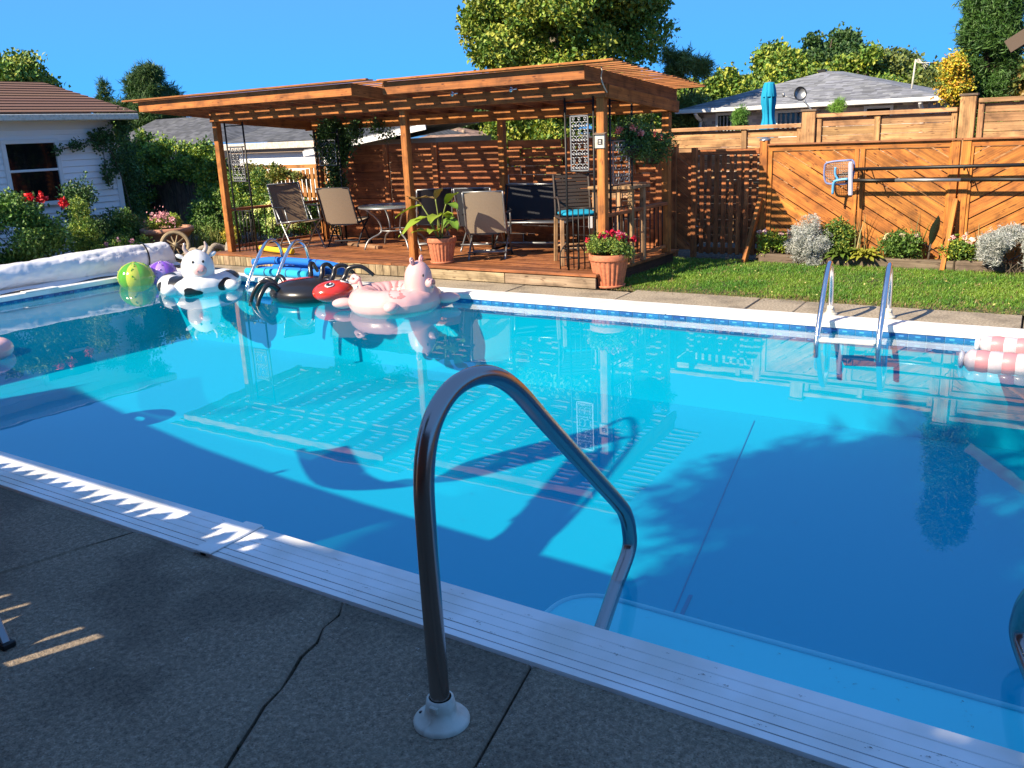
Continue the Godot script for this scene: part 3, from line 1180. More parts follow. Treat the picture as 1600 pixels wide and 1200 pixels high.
func build_fences():
	# screen behind the deck: bays of spaced horizontal boards, the right bays woven in short blocks
	var scr := thing("privacy_screen", "stained wooden privacy screen of spaced horizontal boards behind the deck chairs", "privacy screen", Vector3(-8.2, 0, -11.3))
	var o := Vector3(8.2, 0, 0)
	var px := [-10.95, -9.88, -8.88, -7.62]
	for x in px + [-6.5, -5.12]:
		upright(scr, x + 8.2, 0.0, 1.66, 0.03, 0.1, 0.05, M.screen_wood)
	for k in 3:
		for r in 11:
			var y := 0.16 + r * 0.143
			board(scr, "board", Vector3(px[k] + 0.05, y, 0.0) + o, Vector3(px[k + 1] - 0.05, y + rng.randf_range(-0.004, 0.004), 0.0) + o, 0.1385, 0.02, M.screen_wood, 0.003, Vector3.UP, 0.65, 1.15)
	for k in 3:
		for r in 10:
			var y := 0.232 + r * 0.143
			board(scr, "board", Vector3(px[k] + 0.05, y, -0.035) + o, Vector3(px[k + 1] - 0.05, y, -0.035) + o, 0.09, 0.018, M.screen_wood, 0.003, Vector3.UP, 0.65, 1.0)
	for r in 13:
		var y := 0.12 + r * 0.122
		var x := -7.56 - (0.24 if r % 2 else 0.0)
		var k := 0
		while x < -5.05:
			var a := maxf(x, -7.56)
			var b := minf(x + 0.46, -5.07)
			if b > a + 0.05:
				board(scr, "board", Vector3(a, y, 0.03 * (1 if (k + r) % 2 else -1)) + o, Vector3(minf(b + 0.02, -5.07), y, 0.03 * (1 if (k + r) % 2 else -1)) + o, 0.116, 0.02, M.screen_wood, 0.003, Vector3.UP, 0.65, 1.2)
			x += 0.46
			k += 1
	# narrow slanted panel between screen and gate
	var nar := thing("fence_panel", "narrow shaded fence panel of slanted boards left of the picket gate", "fence", Vector3(-4.97, 0, -11.7))
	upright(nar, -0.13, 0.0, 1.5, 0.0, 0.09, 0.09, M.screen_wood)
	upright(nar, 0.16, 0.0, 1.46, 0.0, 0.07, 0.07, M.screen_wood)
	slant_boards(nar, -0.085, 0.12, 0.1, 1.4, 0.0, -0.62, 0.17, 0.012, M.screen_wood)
	# picket gate
	var gate := thing("picket_gate", "shaded wooden picket gate between the screen and the slanted-board fence", "gate", Vector3(-4.42, 0, -11.75))
	for i in 9:
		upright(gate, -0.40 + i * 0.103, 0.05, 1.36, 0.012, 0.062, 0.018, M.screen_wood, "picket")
	for y: float in [0.1, 0.62, 1.395]:
		board(gate, "rail", Vector3(-0.45, y, -0.02), Vector3(0.47, y, -0.02), 0.07, 0.03, M.screen_wood)
	board(gate, "brace", Vector3(-0.4, 0.16, -0.022), Vector3(0.42, 1.32, -0.022), 0.06, 0.024, M.screen_wood)
	var s := mb()
	box(s, Transform3D(Basis(), Vector3(-0.44, 0.42, 0.04)), Vector3(0.05, 0.07, 0.03), 0.004)
	tube(s, [Vector3(-0.44, 0.42, 0.05), Vector3(-0.33, 0.42, 0.055)], 0.008, 6)
	part("latch", s, M.grey_metal, gate)
	for y: float in [0.62, 1.0]:
		s = mb()
		box(s, Transform3D(Basis(), Vector3(0.46, y, 0.03)), Vector3(0.09, 0.035, 0.008), 0.002)
		part("hinge", s, M.black_metal, gate)
	# slanted-board fence along the lawn
	var f := thing("slanted_board_fence", "orange cedar fence with slanted boards behind the lawn and flower bed", "fence", Vector3(-2.7, 0, -11.7))
	o = Vector3(2.7, 0, 0)
	upright(f, -3.86 + 2.7, 0.0, 1.52, 0.0, 0.1, 0.1, M.fence_wood)
	s = mb()
	lathe(s, [Vector2(0.074, 0.0), Vector2(0.074, 0.02), Vector2(0.0, 0.05)], 4, Vector3(-3.86 + 2.7, 1.52, 0))
	part("post_cap", s, M.grey_metal, f)
	for x: float in [-1.63, -1.515]:
		upright(f, x + 2.7, 0.0, 1.455, 0.0, 0.095, 0.095, M.fence_wood)
	upright(f, 0.62 + 2.7, 0.0, 1.455, 0.0, 0.095, 0.095, M.fence_wood)
	for pn in [[-3.75, -2.74, -0.56], [-2.62, -1.69, -0.56], [-1.44, -0.48, 0.53], [-0.40, 0.56, 0.53]]:
		var a: float = pn[0]
		var b: float = pn[1]
		upright(f, a - 0.025 + 2.7, 0.06, 1.39, 0.018, 0.055, 0.03, M.fence_wood, "stile")
		upright(f, b + 0.025 + 2.7, 0.06, 1.39, 0.018, 0.055, 0.03, M.fence_wood, "stile")
		slant_boards(f, a + 2.7, b + 2.7, 0.1, 1.385, 0.0, pn[2], 0.158, 0.014, M.fence_wood, rng.randf() * 0.1)
	for e in [[-3.81, -1.68], [-1.468, 0.575]]:
		board(f, "top_rail", Vector3(e[0], 1.425, 0.012) + o, Vector3(e[1], 1.425, 0.012) + o, 0.07, 0.04, M.fence_wood)
		board(f, "bottom_rail", Vector3(e[0], 0.07, 0.012) + o, Vector3(e[1], 0.07, 0.012) + o, 0.07, 0.04, M.fence_wood)
	for e in [[-3.805, -1.56], [-1.556, 0.68]]:
		board(f, "cap_rail", Vector3(e[0], 1.47, 0.01) + o, Vector3(e[1], 1.47, 0.01) + o, 0.02, 0.12, M.deck_wood)
	board(f, "brace", Vector3(-3.87, 0.80, 0.06) + o, Vector3(-3.95, 0.0, 0.42) + o, 0.05, 0.09, M.fence_wood, 0.003, Vector3.RIGHT)
	board(f, "brace", Vector3(-1.575, 0.80, 0.06) + o, Vector3(-1.62, 0.0, 0.30) + o, 0.05, 0.09, M.fence_wood, 0.003, Vector3.RIGHT)
	# stepped fence of the neighbour behind it
	var n := thing("stepped_fence", "pale stepped fence of close horizontal boards behind the slanted fence", "fence", Vector3(-2.5, 0, -12.25))
	o = Vector3(2.5, 0, 0)
	for sg in [[-5.7, -3.55, 1.69, -4.32], [-3.36, -1.72, 1.80, -2.62], [-1.50, 2.2, 1.89, 0.2]]:
		var top: float = sg[2]
		board(n, "cap_rail", Vector3(sg[0], top, 0.02) + o, Vector3(sg[1], top, 0.02) + o, 0.05, 0.1, M.upper_wood)
		upright(n, sg[0] + 0.03 + 2.5, 0.0, top - 0.027, 0.02, 0.06, 0.05, M.upper_wood, "stile")
		upright(n, sg[1] - 0.03 + 2.5, 0.0, top - 0.027, 0.02, 0.06, 0.05, M.upper_wood, "stile")
		upright(n, sg[3] + 2.5, 0.0, top - 0.027, 0.02, 0.07, 0.05, M.upper_wood, "stile")
		for r in 14:
			var y := top - 0.085 - r * 0.109
			if y > 0.05:
				var up_: float = sg[0] + 0.062
				for seg in [[up_, sg[3] - 0.037], [sg[3] + 0.037, sg[1] - 0.062]]:
					board(n, "board", Vector3(seg[0], y, 0) + o, Vector3(seg[1], y + rng.randf_range(-0.003, 0.003), 0) + o, 0.1035, 0.02, M.upper_wood, 0.002, Vector3.UP, 0.75, 1.1)
	for q in [[-3.455, 1.86], [-1.61, 1.95]]:
		upright(n, q[0] + 2.5, 0.0, q[1], 0.03, 0.17, 0.12, M.upper_wood)
		board(n, "post_cap", Vector3(q[0] - 0.1, q[1] + 0.012, 0.03) + o, Vector3(q[0] + 0.1, q[1] + 0.012, 0.03) + o, 0.025, 0.15, M.grey_wood)
	# picket fence at the back left and the dark board fence under the creeper
	var k := thing("picket_fence", "sunlit orange picket fence beyond the left end of the deck", "fence", Vector3(-13.0, 0, -12.3))
	for i in 26:
		upright(k, -1.75 + i * 0.112, 0.05, 1.26 + 0.025 * sin(i * 0.7), 0.012, 0.085, 0.018, M.picket_wood, "picket")
	for y: float in [0.3, 0.78, 1.12]:
		board(k, "rail", Vector3(-1.8, y, -0.02), Vector3(1.2, y, -0.02), 0.09, 0.035, M.picket_wood)
	board(k, "cap_rail", Vector3(-1.8, 1.31, 0.0), Vector3(1.2, 1.31, 0.0), 0.07, 0.05, M.picket_wood)
	var d := thing("board_fence", "dark upright-board fence in shade under the creeper beside the white shed", "fence", Vector3(-16.2, 0, -11.75))
	for i in 26:
		upright(d, -1.9 + i * 0.148, 0.02, 1.5, 0.0, 0.142, 0.02, M.grey_wood, "board")
	board(d, "rail", Vector3(-1.95, 1.35, -0.03), Vector3(1.95, 1.35, -0.03), 0.09, 0.04, M.grey_wood)
	board(d, "rail", Vector3(-1.95, 0.35, -0.03), Vector3(1.95, 0.35, -0.03), 0.09, 0.04, M.grey_wood)


# ---------------------------------------------------------------- buildings
func window(parent: Node, c: Vector3, w: float, h: float, turn: float, sash := true, curtains := false) -> void:
	var holder := mb()
	var t := Transform3D(Basis(Vector3.UP, turn), c)
	for q in [[Vector3(0, h / 2 + 0.035, 0), Vector3(w + 0.14, 0.07, 0.05)], [Vector3(0, -h / 2 - 0.035, 0.01), Vector3(w + 0.18, 0.07, 0.07)], [Vector3(-w / 2 - 0.035, 0, 0), Vector3(0.07, h, 0.05)], [Vector3(w / 2 + 0.035, 0, 0), Vector3(0.07, h, 0.05)]]:
		box(holder, t * Transform3D(Basis(), q[0]), q[1], 0.006)
	var win := part("window", holder, M.white_trim, parent)
	var s := mb()
	box(s, t * Transform3D(Basis(), Vector3(0, 0, -0.012)), Vector3(w - 0.002, h - 0.002, 0.01))
	part("pane", s, M.glass, win)
	if sash:
		s = mb()
		box(s, t * Transform3D(Basis(), Vector3(0, 0.04, 0.0)), Vector3(w - 0.004, 0.04, 0.03), 0.004)
		part("sash", s, M.white_trim, win)
	if curtains:
		s = mb()
		for k in 6:
			box(s, t * Transform3D(Basis(), Vector3(-w * 0.4 + k * w * 0.16, 0, -0.004)), Vector3(w * 0.07, h - 0.04, 0.004))
		part("curtain", s, M.curtain, win)


func build_buildings():
	for m in [M.roof_grey, M.roof_dark, M.roof_tan]:
		m.uv1_triplanar = true
		m.uv1_world_triplanar = true
		m.uv1_scale = Vector3(0.28, 0.28, 0.28)
	for m in [M.brick, M.red_brick]:
		m.uv1_triplanar = true
		m.uv1_world_triplanar = true
		m.uv1_scale = Vector3(0.55, 0.75, 0.55)
	# white shed at the left
	var sh := thing("garden_shed", "white clapboard shed with brown roof and dark window at the far left", "shed", Vector3(-15.0, 0, -9.9))
	var o := Vector3(15.0, 0, 9.9)
	var s := mb()
	abox(s, Vector3(-19.9, 0, -9.85) + o, Vector3(-15.03, 2.28, -4.0) + o)
	part("wall", s, M.siding, sh)
	for i in 21:
		var y := 0.08 + i * 0.106
		s = mb()
		box(s, Transform3D(Basis(Vector3.BACK, 0.2), Vector3(-15.012, y, -6.95) + o), Vector3(0.016, 0.112, 5.8), 0.002)
		part("siding_board", s, M.siding, sh)
	for z: float in [-9.87, -4.03]:
		s = mb()
		abox(s, Vector3(-15.03, 0, z - 0.05) + o, Vector3(-14.985, 2.27, z + 0.05) + o, 0.004)
		part("corner_board", s, M.white_trim, sh)
	s = mb()
	abox(s, Vector3(-15.02, 2.12, -9.82) + o, Vector3(-14.99, 2.275, -4.08) + o, 0.004)
	part("frieze", s, M.white_trim, sh)
	window(sh, Vector3(-14.985, 1.44, -8.36) + o, 0.82, 0.94, PI / 2)
	s = mb()
	abox(s, Vector3(-15.03, 2.28, -10.16) + o, Vector3(-14.66, 2.305, -3.7) + o)
	part("soffit", s, M.flange, sh)
	s = mb()
	abox(s, Vector3(-14.655, 2.25, -10.16) + o, Vector3(-14.56, 2.355, -3.7) + o, 0.012)
	part("gutter", s, M.flange, sh)
	for side in 2:
		for i in 12:
			var t0 := float(i) / 12
			var xa: float = lerpf(-14.60, -17.4, t0) if side == 0 else lerpf(-20.2, -17.4, t0)
			var xb: float = lerpf(-14.60, -17.4, t0 + 0.097) if side == 0 else lerpf(-20.2, -17.4, t0 + 0.097)
			s = mb()
			tint(s, 0.75, 1.15)
			var ya := lerpf(2.36, 3.03, t0)
			var yb := lerpf(2.36, 3.03, t0 + 0.097)
			bar(s, Vector3(xa, ya + 0.02, -6.93) + o, Vector3(xb, yb, -6.93) + o, 0.025, 6.5, 0.004)
			part("shingle_course", s, M.roof_brown, sh)
	s = mb()
	var pr := [Vector3(-15.03, 2.28, -9.84) + o, Vector3(-19.9, 2.28, -9.84) + o, Vector3(-17.4, 2.94, -9.84) + o]
	tri(s, pr[0], pr[1], pr[2])
	part("gable", s, M.siding, sh)
	# bungalow beyond the right fence
	var h := thing("brick_bungalow", "pale brick bungalow with grey hip roof beyond the right fence", "house", Vector3(-7.0, 0, -24.4))
	o = Vector3(7.0, 0, 24.4)
	s = mb()
	abox(s, Vector3(-10.0, -1, -31) + o, Vector3(-4.1, 2.06, -24.4) + o)
	part("wall", s, M.brick, h)
	s = mb()
	var e := [Vector3(-10.36, 2.17, -23.98) + o, Vector3(-3.72, 2.17, -23.98) + o, Vector3(-3.72, 2.17, -31.4) + o, Vector3(-10.36, 2.17, -31.4) + o]
	var a := Vector3(-7.38, 3.07, -27.5) + o
	var b := Vector3(-7.1, 3.07, -28.3) + o
	tri(s, e[0], e[1], a)
	tri(s, e[1], b, a)
	tri(s, e[1], e[2], b)
	tri(s, e[2], e[3], b)
	tri(s, e[3], a, b)
	tri(s, e[3], e[0], a)
	part("roof", s, M.roof_grey, h)
	s = mb()
	abox(s, Vector3(-10.36, 2.065, -31.4) + o, Vector3(-3.72, 2.085, -23.98) + o)
	part("soffit", s, M.white_trim, h)
	s = mb()
	abox(s, Vector3(-10.42, 2.06, -23.97) + o, Vector3(-3.66, 2.165, -23.89) + o, 0.015)
	abox(s, Vector3(-3.715, 2.06, -31.4) + o, Vector3(-3.64, 2.165, -23.98) + o, 0.015)
	part("gutter", s, M.white_trim, h)
	for x: float in [-9.85, -4.2]:
		s = mb()
		tube(s, smooth([Vector3(x, 2.06, -23.95), Vector3(x, 1.95, -24.1), Vector3(x, 1.85, -24.33), Vector3(x, 1.6, -24.35), Vector3(x, -0.5, -24.35)].map(func(q): return q + o), 4), 0.05, 8)
		part("downspout", s, M.white_trim, h)
	window(h, Vector3(-9.05, 1.72, -24.38) + o, 0.62, 0.5, 0.0, false, true)
	window(h, Vector3(-7.32, 1.66, -24.38) + o, 0.80, 0.6, 0.0, false, true)
	window(h, Vector3(-5.22, 1.83, -24.38) + o, 0.55, 0.26, 0.0, false)
	s = mb()
	abox(s, Vector3(-7.60, 3.04, -27.6) + o, Vector3(-7.36, 3.12, -27.4) + o, 0.02)
	part("roof_vent", s, M.black_metal, h)
	# dish and mast on that roof
	var d := thing("satellite_dish", "round grey satellite dish on a bent arm above the bungalow roof edge", "satellite dish", Vector3(-6.62, 1.72, -23.2))
	s = mb()
	tube(s, smooth([Vector3(0.36, 0.0, 0), Vector3(0.1, 0.26, 0), Vector3(-0.1, 0.5, 0.02)], 6), 0.022, 6)
	part("arm", s, M.grey_metal, d)
	s = mb()
	var db := Basis(Vector3.UP, 0.5) * Basis(Vector3.RIGHT, -0.25)
	surf(s, 20, 4, func(u, v): return Vector3(-0.2, 0.66, 0) + db * Vector3(sin(TAU * u) * 0.14 * v, cos(TAU * u) * 0.16 * v, 0.06 * v * v - 0.05))
	part("reflector", s, M.grey_metal, d)
	s = mb()
	tube(s, ring_pts(Vector3(-0.2, 0.66, 0), db * Vector3(0.14, 0, 0), db * Vector3(0, 0.16, 0), 1.0, 1.0, 0, TAU, 20).map(func(q): return q + db * Vector3(0, 0, 0.02)), 0.016, 6)
	part("rim", s, M.black_metal, d)
	s = mb()
	tube(s, [Vector3(-0.15, 0.5, 0.05), Vector3(-0.5, 0.62, 0.3)], 0.012, 6)
	tube(s, [Vector3(-0.5, 0.6, 0.3), Vector3(-0.53, 0.7, 0.3)], 0.03, 6)
	part("receiver", s, M.grey_metal, d)
	var an := thing("roof_mast", "thin pale mast with bent aerial rods at the bungalow's right end", "aerial", Vector3(-4.62, 2.1, -25.0))
	s = mb()
	tube(s, [Vector3.ZERO, Vector3(0.06, 0.98, 0)], 0.022, 6)
	part("pole", s, M.flange, an)
	for k in 4:
		s = mb()
		tube(s, smooth([Vector3(0.05, 0.85 + 0.04 * k, 0), Vector3(0.14, 0.98 - 0.03 * k, 0.05), Vector3(0.3 + 0.04 * k, 0.72 + 0.05 * k, 0.05 * k)], 5), 0.009, 5)
		part("rod", s, M.flange, an)
	# garages behind the pergola
	var g := thing("grey_garage", "long grey-roofed garage with cream trim seen through the pergola's left bay", "garage", Vector3(-19.5, 0, -18.0))
	o = Vector3(19.5, 0, 18.0)
	s = mb()
	abox(s, Vector3(-21.6, 0, -23) + o, Vector3(-17.3, 1.5, -18.2) + o)
	part("wall", s, M.siding, g)
	s = mb()
	quad(s, Vector3(-21.9, 1.80, -17.9) + o, Vector3(-17.0, 1.78, -17.9) + o, Vector3(-18.2, 2.42, -20.6) + o, Vector3(-22.4, 2.42, -20.6) + o)
	tri(s, Vector3(-17.0, 1.78, -17.9) + o, Vector3(-17.0, 1.78, -23.3) + o, Vector3(-18.2, 2.42, -20.6) + o)
	part("roof", s, M.roof_dark, g)
	s = mb()
	abox(s, Vector3(-21.9, 1.60, -17.94) + o, Vector3(-17.0, 1.775, -17.88) + o, 0.01)
	part("fascia", s, M.stucco, g)
	s = mb()
	abox(s, Vector3(-21.8, 1.50, -18.19) + o, Vector3(-17.1, 1.595, -18.0) + o)
	part("soffit", s, M.soffit, g)
	var g2 := thing("lean_to", "pale metal-roofed lean-to behind the privacy screen's middle bays", "shed", Vector3(-15.8, 0, -18.0))
	o = Vector3(15.8, 0, 18.0)
	s = mb()
	abox(s, Vector3(-17.0, 0, -20.5) + o, Vector3(-14.2, 1.72, -18.1) + o)
	part("wall", s, M.soffit, g2)
	s = mb()
	bar(s, Vector3(-18.2, 1.52, -18.6) + o, Vector3(-14.0, 2.06, -18.6) + o, 0.05, 2.2, 0.01)
	part("roof", s, M.roof_grey, g2)
	s = mb()
	bar(s, Vector3(-18.2, 1.44, -17.48) + o, Vector3(-14.0, 1.98, -17.48) + o, 0.14, 0.03, 0.005)
	part("fascia", s, M.white_trim, g2)
	var br := thing("tan_roof_house", "low house with a tan hip roof behind the middle of the privacy screen", "house", Vector3(-18.0, 0, -24.0))
	s = mb()
	abox(s, Vector3(-2.2, 0, -2.0), Vector3(1.0, 1.5, 0.2))
	part("wall", s, M.stucco, br)
	s = mb()
	var ap := Vector3(-0.75, 2.0, -1.2)
	for q in [[Vector3(-2.6, 1.5, 0.4), Vector3(1.2, 1.5, 0.4)], [Vector3(1.2, 1.5, 0.4), Vector3(1.2, 1.5, -2.6)], [Vector3(1.2, 1.5, -2.6), Vector3(-2.6, 1.5, -2.6)], [Vector3(-2.6, 1.5, -2.6), Vector3(-2.6, 1.5, 0.4)]]:
		tri(s, q[0], q[1], ap)
	part("roof", s, M.roof_tan, br)
	s = mb()
	for x: float in [-0.4, -0.1]:
		tube(s, [Vector3(x, 1.75, -0.55), Vector3(x, 1.92, -0.55)], 0.06, 8)
	part("roof_vent", s, M.soffit, br)
	var gl := thing("dark_roof_house", "house with dark grey sloping roof behind the creeper-covered fence", "house", Vector3(-26.0, 0, -19.5))
	s = mb()
	abox(s, Vector3(-4, 0, -5), Vector3(1.6, 1.75, -0.4))
	part("wall", s, M.stucco, gl)
	s = mb()
	quad(s, Vector3(-4.4, 1.75, 0.3), Vector3(2.6, 1.85, 0.3), Vector3(-1.0, 2.78, -2.4), Vector3(-4.4, 2.78, -2.4))
	tri(s, Vector3(2.6, 1.85, 0.3), Vector3(2.6, 1.85, -5.2), Vector3(-1.0, 2.78, -2.4))
	part("roof", s, M.roof_dark, gl)
	# gable corner of the house past the right edge
	var hr := thing("gabled_house", "house with a brown gabled eave at the photo's top right edge", "house", Vector3(1.4, 0, -13.2))
	s = mb()
	abox(s, Vector3(-1.9, 0, -8), Vector3(3.6, 2.62, -0.35))
	part("wall", s, M.red_brick, hr)
	s = mb()
	quad(s, Vector3(-2.72, 2.58, 0.2), Vector3(0.9, 4.9, 0.2), Vector3(0.9, 4.9, -8.3), Vector3(-2.72, 2.58, -8.3))
	quad(s, Vector3(4.4, 2.58, 0.2), Vector3(4.4, 2.58, -8.3), Vector3(0.9, 4.9, -8.3), Vector3(0.9, 4.9, 0.2))
	part("roof", s, M.roof_dark, hr)
	s = mb()
	bar(s, Vector3(-2.74, 2.50, 0.22), Vector3(0.9, 4.82, 0.22), 0.16, 0.03, 0.004)
	bar(s, Vector3(0.9, 4.82, 0.22), Vector3(4.4, 2.50, 0.22), 0.16, 0.03, 0.004)
	part("bargeboard", s, M.dark_trim, hr)
	s = mb()
	tri(s, Vector3(-1.9, 2.62, -0.36), Vector3(3.6, 2.62, -0.36), Vector3(0.9, 4.6, -0.36))
	part("gable", s, M.red_brick, hr)
	# closed turquoise parasol
	var u := thing("closed_parasol", "closed turquoise parasol standing behind the stepped fence", "parasol", Vector3(-4.91, 0, -15.0))
	s = mb()
	tube(s, [Vector3.ZERO, Vector3(0, 2.38, 0)], 0.02, 8)
	part("pole", s, M.grey_metal, u)
	s = mb()
	surf(s, 48, 14, func(uu, v):
		var y: float = lerpf(1.38, 2.24, v)
		var r: float = 0.125 - 0.05 * v + 0.02 * sin(v * 9.0)
		r *= 1.0 + 0.25 * sin(uu * TAU * 8.0 + v * 2.0) + 0.08 * sin(uu * TAU * 17.0)
		return Vector3(sin(TAU * uu) * r + 0.012 * sin(v * 5.0), y, cos(TAU * uu) * r))
	part("canopy", s, M.cushion, u)
	s = mb()
	lathe(s, [Vector2(0.112, 2.14), Vector2(0.095, 2.25), Vector2(0.075, 2.33), Vector2(0.06, 2.36), Vector2(0.0, 2.365)], 20, Vector3.ZERO, 8, 0.03)
	part("top_flap", s, M.cushion, u)


# ---------------------------------------------------------------- trees
func tree(called: String, label: String, cat: String, pos: Vector3, girth: float, blobs: Array, n: int, size: float, cols: Array, leaf: Mesh, sd: int, bark: Material, group := "", limbs := 9) -> Node3D:
	var t := thing(called, label, cat, pos, 0.0, group)
	var r := RandomNumberGenerator.new()
	r.seed = sd
	var top := 0.0
	var mid := Vector3.ZERO
	for b in blobs:
		top = maxf(top, b[0].y + b[1].y * 0.6)
		mid += b[0] / blobs.size()
	var s := mb()
	var pts := []
	var rad := []
	for i in 9:
		var k := float(i) / 8
		pts.append(Vector3(mid.x * k * 0.8 + r.randfn() * 0.05 * k, top * k - 0.2, mid.z * k * 0.8 + r.randfn() * 0.05 * k))
		rad.append(girth * lerpf(1.25 if i == 0 else 1.0, 0.12, k))
	tube(s, pts, rad, 10)
	for i in limbs:
		var b = blobs[r.randi() % blobs.size()]
		var k := r.randf_range(0.25, 0.75)
		var st: Vector3 = pts[int(k * 8)]
		var en: Vector3 = b[0] + Vector3(r.randfn(), r.randfn() * 0.5, r.randfn()) * b[1] * 0.45
		if en.y < st.y - 0.5:
			en.y = st.y + 0.3
		tube(s, smooth([st, st.lerp(en, 0.5) + Vector3(0, 0.08 * st.distance_to(en), 0), en], 4), [girth * 0.4, girth * 0.36, girth * 0.32, girth * 0.28, girth * 0.24, girth * 0.2, girth * 0.16, girth * 0.12, girth * 0.06], 6)
	part("trunk", s, bark, t)
	foliage(t, "crown", leaf, M.leaf, blobs, n, size, cols, sd, 0.35)
	return t


func puffs(c: Vector3, r: Vector3, n: int, pr: float, sd: int, low := -0.5) -> Array:   # smaller lumps spread over an ellipsoid
	var g := RandomNumberGenerator.new()
	g.seed = sd
	var out := []
	while out.size() < n:
		var d := Vector3(g.randfn(), g.randfn(), g.randfn()).normalized()
		if d.y < low:
			continue
		var k := lerpf(0.45, 1.0, sqrt(g.randf()))
		var q := pr * g.randf_range(0.4, 1.5)
		out.append([c + d * r * k, Vector3(q, q * g.randf_range(0.7, 1.0), q)])
	return out


func conifer(called: String, label: String, pos: Vector3, high: float, wide: float, n: int, size: float, cols: Array, sd: int, group := "", layers := 13) -> void:
	var blobs := []
	var g := RandomNumberGenerator.new()
	g.seed = sd
	for i in layers:
		var k := float(i) / (layers - 1)
		var rr := wide * (1.0 - k) * 0.72 + wide * 0.08
		for j in (7 if k < 0.7 else 4):
			var a := g.randf() * TAU
			blobs.append([Vector3(cos(a) * rr * 0.75, high * (0.08 + 0.9 * k) - rr * 0.12, sin(a) * rr * 0.75), Vector3(rr * 0.5, high * 0.035, rr * 0.5)])
	blobs.append([Vector3(0, high * 0.97, 0), Vector3(wide * 0.05, high * 0.05, wide * 0.05)])
	tree(called, label, "tree", pos, wide * 0.09, blobs, n, size, cols, L.needle, sd, M.bark, group, 6)


